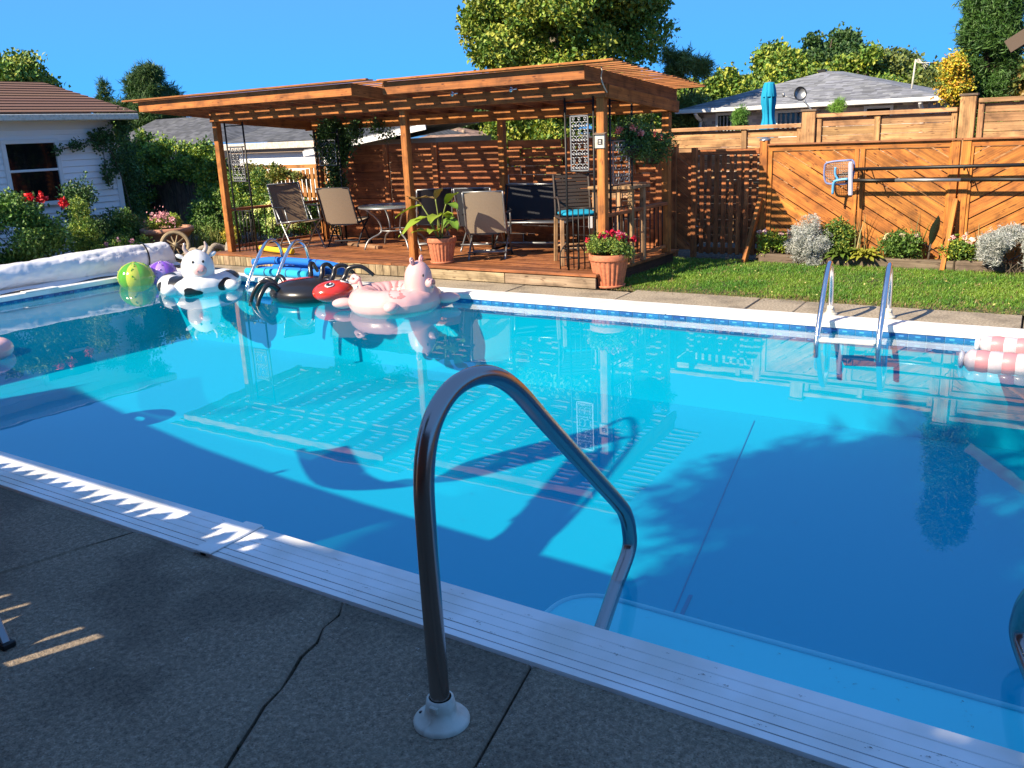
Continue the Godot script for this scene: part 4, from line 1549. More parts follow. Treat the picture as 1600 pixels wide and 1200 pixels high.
func build_trees():
	var gr := [Color(0.065, 0.13, 0.014), Color(0.09, 0.155, 0.018), Color(0.13, 0.18, 0.02), Color(0.05, 0.1, 0.015), Color(0.19, 0.21, 0.022)]
	var dk := [Color(0.022, 0.055, 0.012), Color(0.03, 0.07, 0.014), Color(0.045, 0.085, 0.016)]
	var ol := [Color(0.06, 0.085, 0.018), Color(0.09, 0.11, 0.02), Color(0.045, 0.075, 0.016), Color(0.12, 0.14, 0.025)]
	# the big broadleaf tree behind the pergola
	var b := puffs(Vector3(0.1, 4.6, 0), Vector3(2.6, 2.7, 1.9), 120, 0.6, 5, -0.95)
	b += puffs(Vector3(0.2, 1.9, 0.3), Vector3(2.9, 1.3, 1.6), 26, 0.55, 6, -0.9)
	tree("broadleaf_tree", "tall green broadleaf tree rising directly behind the pergola roof", "tree", Vector3(-12.9, 0, -22), 0.2, b, 26000, 0.125, gr + [Color(0.14, 0.18, 0.02), Color(0.2, 0.21, 0.025)], L.broad, 31, M.pale_bark, "", 22)
	# pine at its right, bare-limbed
	b = puffs(Vector3(0.2, 3.0, 0), Vector3(0.65, 0.95, 0.6), 11, 0.2, 8, -0.9) + puffs(Vector3(0.3, 1.9, 0), Vector3(0.9, 0.6, 0.7), 9, 0.26, 9)
	tree("pine_tree", "gappy pine with tufted branches right of the tall broadleaf tree", "tree", Vector3(-10.75, 0, -25), 0.05, b, 1100, 0.15, [Color(0.10, 0.13, 0.03), Color(0.14, 0.16, 0.035), Color(0.07, 0.10, 0.025)], L.needle, 32, M.bark)
	# trees behind the bungalow
	var spots := [
		[Vector3(-21.5, 0, -50), 3.5, 2.2, ol, "dull green tree between the pine and the bungalow roof"],
		[Vector3(-18.4, 0, -49), 3.7, 2.2, gr, "low round tree left of the bungalow's roof peak"],
		[Vector3(-16.0, 0, -52), 4.7, 2.5, gr, "tall bright green tree above the left slope of the bungalow roof"],
		[Vector3(-14.6, 0, -55), 5.7, 2.3, dk, "tallest dark tree directly above the bungalow's roof peak"],
		[Vector3(-12.2, 0, -51), 4.6, 2.5, gr, "broad green tree above the right slope of the bungalow roof"],
		[Vector3(-10.2, 0, -53), 4.0, 2.2, ol, "olive tree behind the bungalow's aerial mast"],
		[Vector3(-8.2, 0, -52), 2.9, 2.0, ol, "thin olive tree left of the yellow shrub"],
		[Vector3(-24.6, 0, -52), 2.8, 2.2, gr, "green tree low behind the right end of the pergola roof"]]
	for i in spots.size():
		var q = spots[i]
		var bb := puffs(Vector3(0, q[1] * 0.62, 0), Vector3(q[2] * 1.1, q[1] * 0.5, q[2]), 24, 0.75, 50 + i, -0.6)
		tree("broadleaf_tree", q[4], "tree", q[0], 0.2, bb, 8200, 0.22, q[3], L.broad, 60 + i, M.bark, "trees behind the bungalow", 8)
	# cedar with a yellow shrub at the right
	b = []
	var g := RandomNumberGenerator.new()
	g.seed = 4
	for i in 110:
		var k := g.randf()
		var a := g.randf() * TAU
		var rr := 0.46 * (1.0 - 0.35 * k)
		b.append([Vector3(cos(a) * rr * 0.7, 0.8 + 4.4 * k, sin(a) * rr * 0.7), Vector3(0.17, 0.26, 0.17)])
	tree("cedar_tree", "tall dense dark green cedar at the right behind the stepped fence", "tree", Vector3(-1.93, 0, -16.2), 0.1, b, 17000, 0.085, [Color(0.03, 0.08, 0.012), Color(0.045, 0.10, 0.016), Color(0.022, 0.06, 0.012)], L.lace, 71, M.bark)
	b = puffs(Vector3(0, 2.15, 0), Vector3(0.13, 0.6, 0.2), 16, 0.1, 12)
	tree("yellow_shrub", "yellow-leaved shrub against the left side of the tall cedar", "shrub", Vector3(-2.26, 0, -15.5), 0.035, b, 900, 0.065, [Color(0.42, 0.30, 0.015), Color(0.30, 0.26, 0.02), Color(0.16, 0.19, 0.02), Color(0.34, 0.18, 0.02)], L.small, 72, M.bark)
	b = puffs(Vector3(0, 2.0, 0), Vector3(0.7, 0.7, 0.5), 14, 0.3, 14)
	tree("broadleaf_tree", "rusty green tree below the gabled eave at the right edge", "tree", Vector3(-1.35, 0, -20), 0.07, b, 1500, 0.12, [Color(0.10, 0.11, 0.02), Color(0.18, 0.12, 0.03), Color(0.06, 0.09, 0.02)], L.broad, 73, M.bark)
	# conifers and others at the left
	b = puffs(Vector3(0, 2.6, 0), Vector3(2.0, 1.9, 1.8), 46, 0.55, 15, -0.8) + puffs(Vector3(0, 4.7, 0), Vector3(0.9, 0.9, 0.9), 16, 0.4, 16, -0.8)
	tree("spruce_tree", "big dark spruce above the left end of the pergola roof", "tree", Vector3(-41.5, 0, -30), 0.15, b, 9000, 0.24, dk, L.needle, 81, M.bark)
	conifer("spruce_tree", "small distant spruce between the shed roof and the big spruce", Vector3(-60.9, 0, -40), 6.4, 1.9, 2600, 0.32, dk, 82)
	b = puffs(Vector3(0, 3.6, 0), Vector3(1.7, 1.3, 1.5), 18, 0.6, 16)
	tree("broadleaf_tree", "rounded green tree peeking over the white shed's roof", "tree", Vector3(-35.7, 0, -20), 0.15, b, 3200, 0.17, gr, L.broad, 83, M.bark)
	b = puffs(Vector3(0, 1.8, 0), Vector3(1.5, 0.75, 1.0), 14, 0.4, 17)
	tree("broadleaf_tree", "light green treetop above the grey garage roof in the pergola's left bay", "tree", Vector3(-24.6, 0, -24), 0.1, b.map(func(q): return [q[0] + Vector3(0, 0.35, 0), q[1]]), 2200, 0.15, ol, L.broad, 84, M.bark)
	b = puffs(Vector3(0, 1.6, 0), Vector3(0.7, 0.6, 0.6), 9, 0.3, 18)
	tree("broadleaf_tree", "dark tree beside the tan roof seen through the pergola", "tree", Vector3(-19.3, 0, -27), 0.09, b.map(func(q): return [q[0] + Vector3(0, 0.5, 0), q[1]]), 1500, 0.15, dk, L.broad, 85, M.bark)
	b = puffs(Vector3(0, 1.78, 0), Vector3(0.1, 0.18, 0.1), 7, 0.07, 19)
	tree("young_pine", "small bright young evergreen just behind the stepped fence's low section", "shrub", Vector3(-5.76, 0, -16), 0.02, b, 420, 0.05, [Color(0.06, 0.15, 0.02), Color(0.1, 0.2, 0.03)], L.needle, 86, M.bark)
	b = puffs(Vector3(0, 1.95, 0), Vector3(0.08, 0.12, 0.08), 5, 0.06, 20)
	tree("young_pine", "tiny bright evergreen tip above the stepped fence's middle section", "shrub", Vector3(-4.35, 0, -17), 0.02, b, 200, 0.045, [Color(0.08, 0.18, 0.02), Color(0.12, 0.22, 0.03)], L.needle, 87, M.bark)


# ---------------------------------------------------------------- planting on the right
func plant(called: String, label: String, cat: String, pos: Vector3, blobs: Array, n: int, size: float, cols: Array, leaf: Mesh, sd: int, stem_h := 0.0, m: Material = null) -> Node3D:
	var t := thing(called, label, cat, pos)
	foliage(t, "foliage", leaf, m if m else M.leaf, blobs, n, size, cols, sd)
	if stem_h > 0.0:
		var r := RandomNumberGenerator.new()
		r.seed = sd
		var s := mb()
		for i in 7:
			var b = blobs[r.randi() % blobs.size()]
			var e: Vector3 = b[0] + Vector3(r.randfn(), r.randfn(), r.randfn()) * b[1] * 0.4
			tube(s, smooth([Vector3(r.randfn() * 0.04, -0.06, r.randfn() * 0.04), Vector3(e.x * 0.4, e.y * 0.5, e.z * 0.4), e], 4), 0.006, 5)
		part("stems", s, M.bark, t)
	return t


func flower_heads(t: Node, spots: Array, size: float, cols: Array, sd: int, leaf: Mesh = null) -> void:
	var r := RandomNumberGenerator.new()
	r.seed = sd
	for p in spots:
		foliage(t, "flower", leaf if leaf else L.petals, M.petal, [[p, Vector3.ONE * size * 0.55]], 9, size * 0.62, cols, r.randi(), 0.2)


func blades(t: Node, called: String, n: int, length: float, width: float, spread: float, cols: Array, sd: int, lean := 0.35, at := Vector3.ZERO) -> void:
	var r := RandomNumberGenerator.new()
	r.seed = sd
	var s := mb()
	for i in n:
		var c: Color = cols[r.randi() % cols.size()]
		s.set_color(c * r.randf_range(0.8, 1.2))
		var a := r.randf() * TAU
		var o := Vector3(cos(a), 0, sin(a))
		var w := Vector3(-sin(a), 0, cos(a)) * width * 0.5
		var p := at + Vector3(r.randfn(), 0, r.randfn()) * spread
		var l := length * r.randf_range(0.5, 1.1)
		var k := lean * r.randf_range(0.3, 1.6)
		var prev := p
		var pw := w
		for j in range(1, 5):
			var f := j / 4.0
			var q := p + Vector3.UP * l * (f - 0.3 * k * f * f) + o * l * k * f * f
			var qw := w * (1.0 - f * f * 0.95)
			quad(s, prev - pw, prev + pw, q + qw, q - qw)
			prev = q
			pw = qw
	var bl := part(called, s, M.leaf, t)
	bl.set_meta("kind", "stuff")


func big_leaf(parent: Node, base: Vector3, dir: Vector3, length: float, width: float, c: Color, droop := 0.35, called := "leaf") -> void:
	var s := mb()
	s.set_color(c)
	var flat := Vector3(dir.x, 0, dir.z).normalized()
	var side := dir.cross(Vector3.UP).normalized()
	if side.length() < 0.1:
		side = Vector3.RIGHT
	surf(s, 6, 4, func(u, v):
		var w: float = width * 0.5 * pow(sin(PI * clampf(u * 0.94 + 0.04, 0, 1)), 0.8) * (1.0 - 0.25 * u)
		var x: float = (v - 0.5) * 2.0
		return base + dir * length * u + Vector3.DOWN * droop * length * u * u + flat * 0.1 * length * u + side * w * x + Vector3.UP * absf(x) * w * 0.35 + Vector3.UP * 0.01 * sin(u * 14.0) * x)
	part(called, s, M.leaf, parent)


func build_garden_right():
	var bed := mb()
	surf(bed, 24, 4, func(u, v): return Vector3(lerpf(-3.85, 3.0, u), 0.06 + 0.05 * sin(v * PI) + 0.01 * sin(u * 40.0), lerpf(-11.68, -11.44, v)), true)
	struct("flower_bed", bed, M.soil)
	var e := thing("timber_edging", "weathered grey timber edging along the front of the flower bed", "timber edging", Vector3(-2.4, 0, -11.46))
	for q in [[-1.4, -0.55], [-0.545, 0.9], [0.905, 2.3], [2.305, 4.6]]:
		board(e, "timber", Vector3(q[0], 0.055, rng.randf_range(-0.01, 0.01)), Vector3(q[1], 0.05, rng.randf_range(-0.01, 0.02)), 0.13, 0.11, M.grey_wood, 0.014)
	var silver := [Color(0.25, 0.265, 0.255), Color(0.33, 0.34, 0.325), Color(0.17, 0.195, 0.18), Color(0.29, 0.30, 0.29)]
	plant("dusty_miller", "silver dusty miller mound near the gate end of the flower bed", "shrub", Vector3(-3.17, 0.05, -11.45), puffs(Vector3(0, 0.27, 0), Vector3(0.24, 0.22, 0.19), 30, 0.085, 1, -0.9) + puffs(Vector3(0.05, 0.06, 0.12), Vector3(0.12, 0.1, 0.1), 8, 0.06, 2, -0.9), 2600, 0.034, silver, L.lace, 91, 0.1)
	plant("dusty_miller", "silver dusty miller mound spreading over the edging at the photo's right edge", "shrub", Vector3(-0.93, 0.05, -11.28), puffs(Vector3(0, 0.25, 0), Vector3(0.36, 0.22, 0.24), 36, 0.09, 3, -0.9), 3200, 0.034, silver, L.lace, 92, 0.1)
	var lime := [Color(0.16, 0.22, 0.02), Color(0.24, 0.27, 0.03), Color(0.10, 0.18, 0.02)]
	var green := [Color(0.05, 0.11, 0.015), Color(0.08, 0.14, 0.02), Color(0.035, 0.08, 0.012)]
	# sedums
	var t := plant("sedum", "bright green sedum with pale pink heads left of the first silver mound", "plant", Vector3(-3.66, 0.08, -11.5), puffs(Vector3(0, 0.14, 0), Vector3(0.17, 0.13, 0.1), 12, 0.06, 4), 420, 0.035, lime, L.oval, 93, 0.1)
	flower_heads(t, [Vector3(-0.17, 0.30, 0), Vector3(-0.08, 0.31, 0.03), Vector3(0.12, 0.29, 0), Vector3(0.2, 0.3, -0.02)], 0.045, [Color(0.55, 0.35, 0.36), Color(0.6, 0.45, 0.4)], 5)
	t = plant("sedum", "green sedum clump with budding heads left of the second fence brace", "plant", Vector3(-2.12, 0.08, -11.5), puffs(Vector3(0, 0.14, 0), Vector3(0.24, 0.13, 0.1), 16, 0.07, 6), 700, 0.038, green, L.oval, 94, 0.1)
	flower_heads(t, [Vector3(-0.16, 0.29, 0), Vector3(0.02, 0.31, 0.02), Vector3(0.18, 0.3, 0.02)], 0.045, [Color(0.5, 0.4, 0.32), Color(0.4, 0.36, 0.2)], 6)
	t = plant("sedum", "small sedum with pink heads just right of the second fence brace", "plant", Vector3(-1.48, 0.08, -11.5), puffs(Vector3(0, 0.12, 0), Vector3(0.15, 0.12, 0.09), 10, 0.06, 7), 380, 0.036, green + lime, L.oval, 95, 0.1)
	flower_heads(t, [Vector3(-0.08, 0.29, 0.02), Vector3(0.05, 0.31, 0), Vector3(0.12, 0.27, 0.03)], 0.06, [Color(0.55, 0.3, 0.3), Color(0.5, 0.36, 0.3)], 7)
	# hostas: leaves big enough to see
	for k in 2:
		t = thing("hosta", ["green hosta with arching leaves right of the first silver mound", "yellow-green hosta hanging over the middle of the timber edging"][k], "plant", Vector3(-2.77 + k * 0.28, 0.07, -11.43))
		for i in 34:
			var a := TAU * i * 0.382
			var el := 0.25 + 0.9 * (i / 34.0)
			var c: Color = [Color(0.09, 0.15, 0.02), Color(0.25, 0.26, 0.03)][k] * rng.randf_range(0.75, 1.3)
			big_leaf(t, Vector3(cos(a) * 0.03, 0.04 + 0.05 * el, sin(a) * 0.03), Vector3(cos(a), el, sin(a)).normalized(), rng.randf_range(0.15, 0.24), 0.075, c, 0.5)
	plant("perennial", "dark leafy perennial in the gap behind the green hosta", "plant", Vector3(-2.86, 0.06, -11.58), puffs(Vector3(0, 0.25, 0), Vector3(0.14, 0.22, 0.06), 14, 0.07, 9), 420, 0.04, green + [Color(0.2, 0.22, 0.03)], L.oval, 96, 0.2)
	for q in [[-2.62, "thin upright grass stalks against the slanted fence's first stile", 16, 0.62], [-2.28, "thin grass stalks in the middle of the flower bed", 12, 0.55], [-1.94, "tall dry iris blades left of the dark canna", 20, 0.6], [-1.28, "grey-pink iris blades in front of the right fence post", 18, 0.5]]:
		t = thing("tall_grass", q[1], "grass clump", Vector3(q[0], 0.08, -11.55))
		blades(t, "blades", q[2], q[3], 0.014, 0.05, [Color(0.12, 0.15, 0.03), Color(0.25, 0.2, 0.07), Color(0.09, 0.12, 0.03)], int(q[3] * 100), 0.3)
	t = thing("canna", "dark green canna leaf standing beside the second fence brace", "plant", Vector3(-1.80, 0.08, -11.48))
	big_leaf(t, Vector3(0.02, 0.2, 0), Vector3(0.12, 1, 0.1).normalized(), 0.36, 0.15, Color(0.035, 0.06, 0.03), 0.02)
	big_leaf(t, Vector3(0, 0.14, 0), Vector3(-0.7, 0.7, 0.3).normalized(), 0.25, 0.1, Color(0.08, 0.05, 0.03), 0.3)
	big_leaf(t, Vector3(0, 0.12, 0), Vector3(0.8, 0.6, 0.2).normalized(), 0.22, 0.1, Color(0.1, 0.07, 0.05), 0.3)
	var s := mb()
	tube(s, [Vector3(0, -0.05, 0), Vector3(0.02, 0.22, 0)], 0.012, 6)
	part("stem", s, M.bark, t)


# ---------------------------------------------------------------- planting on the left
func build_garden_left():
	var green := [Color(0.045, 0.11, 0.015), Color(0.07, 0.14, 0.02), Color(0.03, 0.075, 0.012), Color(0.10, 0.16, 0.03)]
	var dark := [Color(0.02, 0.055, 0.012), Color(0.03, 0.075, 0.015), Color(0.04, 0.085, 0.02)]
	var lime := [Color(0.16, 0.22, 0.02), Color(0.24, 0.27, 0.03), Color(0.10, 0.18, 0.02)]
	# creeper on the dark fence, up to the shed corner
	var v := thing("creeper", "thick sunlit-topped creeper covering the dark fence right of the shed", "climbing plant", Vector3(-16.2, 0, -11.6))
	var b := puffs(Vector3(0.1, 1.45, 0.05), Vector3(2.0, 0.34, 0.22), 56, 0.15, 21, -0.9) + puffs(Vector3(-0.9, 1.9, 0.0), Vector3(0.75, 0.35, 0.2), 18, 0.13, 22, -0.9) + puffs(Vector3(-1.0, 0.9, 0.12), Vector3(1.0, 0.5, 0.12), 24, 0.14, 23, -0.9) + puffs(Vector3(1.75, 0.75, 0.2), Vector3(0.3, 0.7, 0.15), 18, 0.13, 24, -0.9)
	foliage(v, "foliage", L.broad, M.leaf, b, 5600, 0.062, green + lime, 101, 0.2)
	var s := mb()
	for i in 9:
		var x := -1.8 + i * 0.44
		tube(s, smooth([Vector3(x, -0.05, 0.1), Vector3(x + 0.1, 0.6, 0.06), Vector3(x - 0.1, 1.2, 0.03), Vector3(x + 0.2, 1.6, 0.05)], 4), 0.012, 5)
	part("stems", s, M.bark, v)
	v = thing("creeper", "dark creeper tendrils hanging over the shed's right corner", "climbing plant", Vector3(-14.9, 0, -9.7))
	b = [[Vector3(0.0, 1.95, 0.1), Vector3(0.12, 0.2, 0.25)], [Vector3(-0.0, 1.55, -0.1), Vector3(0.1, 0.3, 0.12)], [Vector3(0.02, 1.86, 0.55), Vector3(0.06, 0.06, 0.32)], [Vector3(0.02, 1.80, 0.92), Vector3(0.05, 0.06, 0.12)], [Vector3(0.02, 1.35, 0.12), Vector3(0.07, 0.22, 0.08)], [Vector3(0.1, 2.2, -0.25), Vector3(0.2, 0.22, 0.2)], [Vector3(-0.3, 1.1, -0.5), Vector3(0.3, 0.9, 0.3)]]
	foliage(v, "foliage", L.broad, M.leaf, b, 900, 0.05, dark, 102, 0.1)
	s = mb()
	tube(s, smooth([Vector3(0.05, 0, -0.3), Vector3(0.06, 1.2, -0.15), Vector3(0.03, 1.9, 0.1), Vector3(0.03, 1.84, 0.6), Vector3(0.03, 1.78, 1.0)], 5), 0.01, 5)
	tube(s, smooth([Vector3(0.04, 1.95, 0.1), Vector3(0.04, 1.6, 0.14), Vector3(0.04, 1.2, 0.13)], 4), 0.006, 5)
	part("stems", s, M.bark, v)
	v = thing("creeper", "yellowing creeper along the top of the orange picket fence", "climbing plant", Vector3(-13.2, 0, -12.2))
	b = puffs(Vector3(-0.5, 1.22, 0.05), Vector3(1.3, 0.16, 0.12), 26, 0.09, 25, -0.9) + puffs(Vector3(-0.9, 0.85, 0.12), Vector3(0.5, 0.45, 0.1), 14, 0.1, 26, -0.9)
	foliage(v, "foliage", L.broad, M.leaf, b, 1300, 0.045, [Color(0.12, 0.14, 0.02), Color(0.2, 0.16, 0.04), Color(0.07, 0.11, 0.02)], 103, 0.1)
	# creeper and hanging foliage on the pergola's back left post
	v = thing("creeper", "dark vine hanging in a column from the pergola's back beam at the left", "climbing plant", Vector3(-10.55, 0, -10.78))
	b = puffs(Vector3(0, 1.78, 0), Vector3(0.38, 0.22, 0.15), 18, 0.1, 27, -0.9) + puffs(Vector3(0.0, 1.4, 0.02), Vector3(0.2, 0.5, 0.14), 22, 0.09, 28, -0.9) + puffs(Vector3(0.75, 1.84, 0.0), Vector3(0.5, 0.12, 0.1), 8, 0.07, 29, -0.9)
	foliage(v, "foliage", L.oval, M.leaf, b, 1700, 0.055, dark, 104, 0.1)
	s = mb()
	tube(s, smooth([Vector3(0.05, 0.17, 0), Vector3(-0.03, 0.9, 0.05), Vector3(0.04, 1.6, 0), Vector3(0.0, 1.92, 0.05)], 4), 0.012, 5)
	part("stems", s, M.bark, v)
	# rose mallow with red blooms
	v = plant("rose_mallow", "leafy rose mallow bush with red blooms in front of the shed window", "flowering shrub", Vector3(-13.0, 0, -7.0), puffs(Vector3(0, 0.62, 0.2), Vector3(0.42, 0.52, 0.75), 44, 0.15, 31, -0.95), 3000, 0.06, green, L.oval, 111, 0.5)
	flower_heads(v, [Vector3(0.2, 1.16, 0.02), Vector3(0.28, 1.14, -0.11), Vector3(0.25, 1.03, -0.44)], 0.105, [Color(0.42, 0.006, 0.012), Color(0.55, 0.015, 0.02), Color(0.3, 0.004, 0.008)], 8)
	plant("rose_mallow", "leafy green bush filling the bed at the photo's left edge", "flowering shrub", Vector3(-12.95, 0, -5.6), puffs(Vector3(0, 0.58, 0), Vector3(0.42, 0.5, 0.8), 32, 0.16, 32, -0.95), 2000, 0.06, green, L.oval, 112, 0.5)
	v = plant("perennial", "pale-stemmed perennial with buds right of the red blooms", "plant", Vector3(-13.2, 0, -8.0), puffs(Vector3(0, 0.6, 0), Vector3(0.2, 0.45, 0.28), 18, 0.09, 33, -0.9), 900, 0.045, lime + green, L.small, 113, 0.4)
	plant("perennial", "tall dark leafy stalks in front of the shed's siding", "plant", Vector3(-13.7, 0, -8.3), puffs(Vector3(0, 0.75, 0), Vector3(0.3, 0.68, 0.3), 20, 0.09, 34, -0.9), 900, 0.055, dark, L.oval, 114, 0.6)
	plant("perennial", "dark shady shrub at the foot of the shed corner", "shrub", Vector3(-14.1, 0, -9.2), puffs(Vector3(0, 0.4, 0), Vector3(0.4, 0.4, 0.5), 22, 0.12, 35, -0.9), 1200, 0.055, dark, L.oval, 115, 0.3)
	v = plant("perennial", "low mixed plants with faded pink heads behind the pool cover roll", "plant", Vector3(-12.9, 0, -8.35), puffs(Vector3(0, 0.2, 0), Vector3(0.25, 0.2, 0.5), 22, 0.09, 36, -0.9), 1100, 0.04, green + lime, L.small, 116, 0.2)
	flower_heads(v, [Vector3(0.1, 0.40, 0.1), Vector3(0.12, 0.38, -0.12), Vector3(0.1, 0.36, 0.3)], 0.06, [Color(0.3, 0.16, 0.2), Color(0.25, 0.13, 0.16)], 9)
	plant("perennial", "upright green stalks left of the terracotta bowl", "plant", Vector3(-13.55, 0, -8.85), puffs(Vector3(0, 0.35, 0), Vector3(0.18, 0.38, 0.25), 14, 0.08, 37, -0.9), 700, 0.045, green, L.oval, 117, 0.3)
	plant("leafy_shrub", "glossy green shrub between the terracotta bowl and the left pergola post", "shrub", Vector3(-13.4, 0, -10.6), puffs(Vector3(0, 0.5, 0), Vector3(0.5, 0.5, 0.4), 30, 0.12, 38, -0.9), 1900, 0.05, green, L.oval, 118, 0.4)
	plant("leafy_shrub", "tall leafy shrub climbing beside the left pergola post", "shrub", Vector3(-13.3, 0, -11.3), puffs(Vector3(0, 0.85, 0), Vector3(0.45, 0.6, 0.3), 24, 0.13, 39, -0.9), 1500, 0.055, green + lime, L.oval, 119, 0.6)
	plant("perennial", "yellow flowering tuft at the foot of the left pergola post", "plant", Vector3(-12.2, 0, -9.9), puffs(Vector3(0, 0.3, 0), Vector3(0.12, 0.14, 0.12), 8, 0.06, 40, -0.9), 260, 0.035, [Color(0.4, 0.3, 0.02), Color(0.2, 0.22, 0.03)], L.small, 120, 0.2)
	v = plant("hydrangea", "hydrangea with creamy lime heads behind the folding recliner", "flowering shrub", Vector3(-12.2, 0, -11.1), puffs(Vector3(0, 0.45, 0), Vector3(0.75, 0.42, 0.3), 30, 0.11, 41, -0.9), 1500, 0.05, green, L.oval, 121, 0.3)
	var spots := []
	for i in 17:
		spots.append(Vector3(rng.randf_range(-0.7, 0.75), rng.randf_range(0.3, 0.86), 0.3 + rng.randf() * 0.08))
	flower_heads(v, spots, 0.085, [Color(0.5, 0.55, 0.2), Color(0.6, 0.6, 0.32), Color(0.38, 0.45, 0.12)], 10, L.small)
	plant("perennial", "green plants behind the deck between recliner and screen", "plant", Vector3(-11.4, 0, -11.7), puffs(Vector3(0, 0.55, 0), Vector3(0.4, 0.5, 0.2), 18, 0.1, 42, -0.9), 900, 0.05, green, L.oval, 122, 0.3)
	# terracotta bowl with pink sedum and straw grass
	v = thing("terracotta_bowl", "wide terracotta bowl planter holding pink sedum and dry grass", "planter", Vector3(-13.2, 0.1, -9.43))
	s = mb()
	lathe(s, [Vector2(0.0, 0.0), Vector2(0.24, 0.0), Vector2(0.27, 0.06), Vector2(0.34, 0.2), Vector2(0.40, 0.29), Vector2(0.43, 0.295), Vector2(0.43, 0.37), Vector2(0.40, 0.375), Vector2(0.385, 0.33), Vector2(0.0, 0.32)], 32)
	part("bowl", s, M.terracotta_pale, v)
	s = mb()
	lathe(s, [Vector2(0.380, 0.33), Vector2(0.3, 0.345), Vector2(0.0, 0.35)], 24)
	part("soil", s, M.potting, v)
	var q := thing("sedum", "pink-headed sedum growing in the wide terracotta bowl", "plant", Vector3(-13.15, 0.44, -9.38))
	foliage(q, "foliage", L.oval, M.leaf, puffs(Vector3(0.02, 0.08, 0), Vector3(0.24, 0.12, 0.2), 12, 0.06, 43), 420, 0.04, lime, 123)
	flower_heads(q, [Vector3(-0.16, 0.22, 0.05), Vector3(-0.04, 0.27, 0.0), Vector3(0.1, 0.24, 0.04), Vector3(-0.24, 0.13, 0.1), Vector3(0.02, 0.22, 0.12), Vector3(0.2, 0.17, 0.0)], 0.085, [Color(0.5, 0.24, 0.28), Color(0.6, 0.34, 0.36), Color(0.42, 0.2, 0.22)], 11, L.small)
	q = thing("straw_grass", "straw-coloured grass spilling over the left of the terracotta bowl", "grass clump", Vector3(-13.3, 0.42, -9.25))
	blades(q, "blades", 150, 0.32, 0.006, 0.08, [Color(0.3, 0.24, 0.07), Color(0.2, 0.2, 0.05)], 12, 0.9)
	q = thing("straw_grass", "fine yellow-green grass right of the terracotta bowl", "grass clump", Vector3(-12.85, 0.03, -9.85))
	blades(q, "blades", 220, 0.55, 0.006, 0.13, [Color(0.26, 0.26, 0.06), Color(0.16, 0.2, 0.04)], 13, 0.6)
	# small wagon wheel, driftwood, solar lamp
	v = thing("wagon_wheel", "small weathered white wooden wagon wheel leaning by the cover roll", "wagon wheel", Vector3(-12.65, 0.0, -9.15), 0.9)
	var wb := Transform3D(Basis(Vector3.RIGHT, -0.25), Vector3(0, 0.23, 0))
	s = mb()
	surf(s, 28, 8, func(u, w):
		var a: float = TAU * u
		var c: float = TAU * w
		var r: float = 0.205 + 0.03 * clampf(1.4 * cos(c), -1, 1)
		return wb * Vector3(cos(a) * r, sin(a) * r, 0.022 * clampf(1.4 * sin(c), -1, 1)))
	part("rim", s, M.pale_wood, v)
	for k in 10:
		s = mb()
		s.set_color(Color.WHITE)
		var a := TAU * k / 10
		bar(s, wb * Vector3(cos(a) * 0.03, sin(a) * 0.03, 0), wb * Vector3(cos(a) * 0.19, sin(a) * 0.19, 0), 0.02, 0.018, 0.003)
		part("spoke", s, M.pale_wood, v)
	s = mb()
	tube(s, [wb * Vector3(0, 0, -0.035), wb * Vector3(0, 0, 0.04)], 0.045, 14)
	part("hub", s, M.pale_wood, v)
	var logs := ["pale curved driftwood piece nearest the wagon wheel", "pale hooked driftwood branch beside the deck corner", "thick bleached driftwood branch lying behind the hooked one", "short bleached driftwood stub left of the left pergola post"]
	for k in 4:
		s = mb()
		var r := 0.035 + 0.008 * k
		tube(s, smooth([Vector3(-0.2, 0.03, 0.1), Vector3(-0.08, 0.14 + 0.03 * k, 0.02), Vector3(0.08, 0.16, -0.02), Vector3(0.18, 0.06 + 0.04 * k, 0.03)], 5), [r * 0.6, r * 0.9, r, r * 1.05, r * 0.9, r, r * 1.1, r, r * 0.95, r * 0.9, r, r * 0.85, r * 0.8, r * 0.7, r * 0.6, r * 0.45], 9)
		var lg := part("driftwood", s, M.rock, self)
		lg.position = Vector3(-12.28 + 0.17 * k, 0.0, -9.2 - 0.12 * k)
		lg.rotation.y = 0.7 * k - 0.4
		tag(lg, logs[k], "driftwood")
	for k in 7:
		s = mb()
		ellipsoid(s, Vector3.ZERO, Vector3(0.13, 0.07, 0.1) * rng.randf_range(0.7, 1.2), 10, 7)
		var st := part("garden_stone", s, M.rock, self)
		st.position = Vector3(-12.1 + k * 0.13, 0.02 + 0.05 * (k % 2), -9.75 - 0.08 * k)
		st.rotation = Vector3(0.2 * k, 0.9 * k, 0.1)
		tag(st, "small tan garden stone in the heap behind the driftwood, " + ["leftmost of seven", "second from the left", "third from the left", "middle one", "third from the right", "second from the right", "rightmost against the deck post"][k], "stone", "garden stones behind the driftwood")
	v = thing("solar_lamp", "small grey solar stake lamp left of the terracotta bowl", "garden lamp", Vector3(-13.25, 0, -8.95))
	s = mb()
	tube(s, [Vector3(0, -0.05, 0), Vector3(0, 0.12, 0)], 0.01, 6)
	part("stake", s, M.black_metal, v)
	s = mb()
	lathe(s, [Vector2(0.035, 0.12), Vector2(0.045, 0.23), Vector2(0.03, 0.24)], 12)
	part("lens", s, M.curtain, v)
	s = mb()
	lathe(s, [Vector2(0.055, 0.235), Vector2(0.05, 0.265), Vector2(0.0, 0.275)], 12)
	part("cap", s, M.black_metal, v)


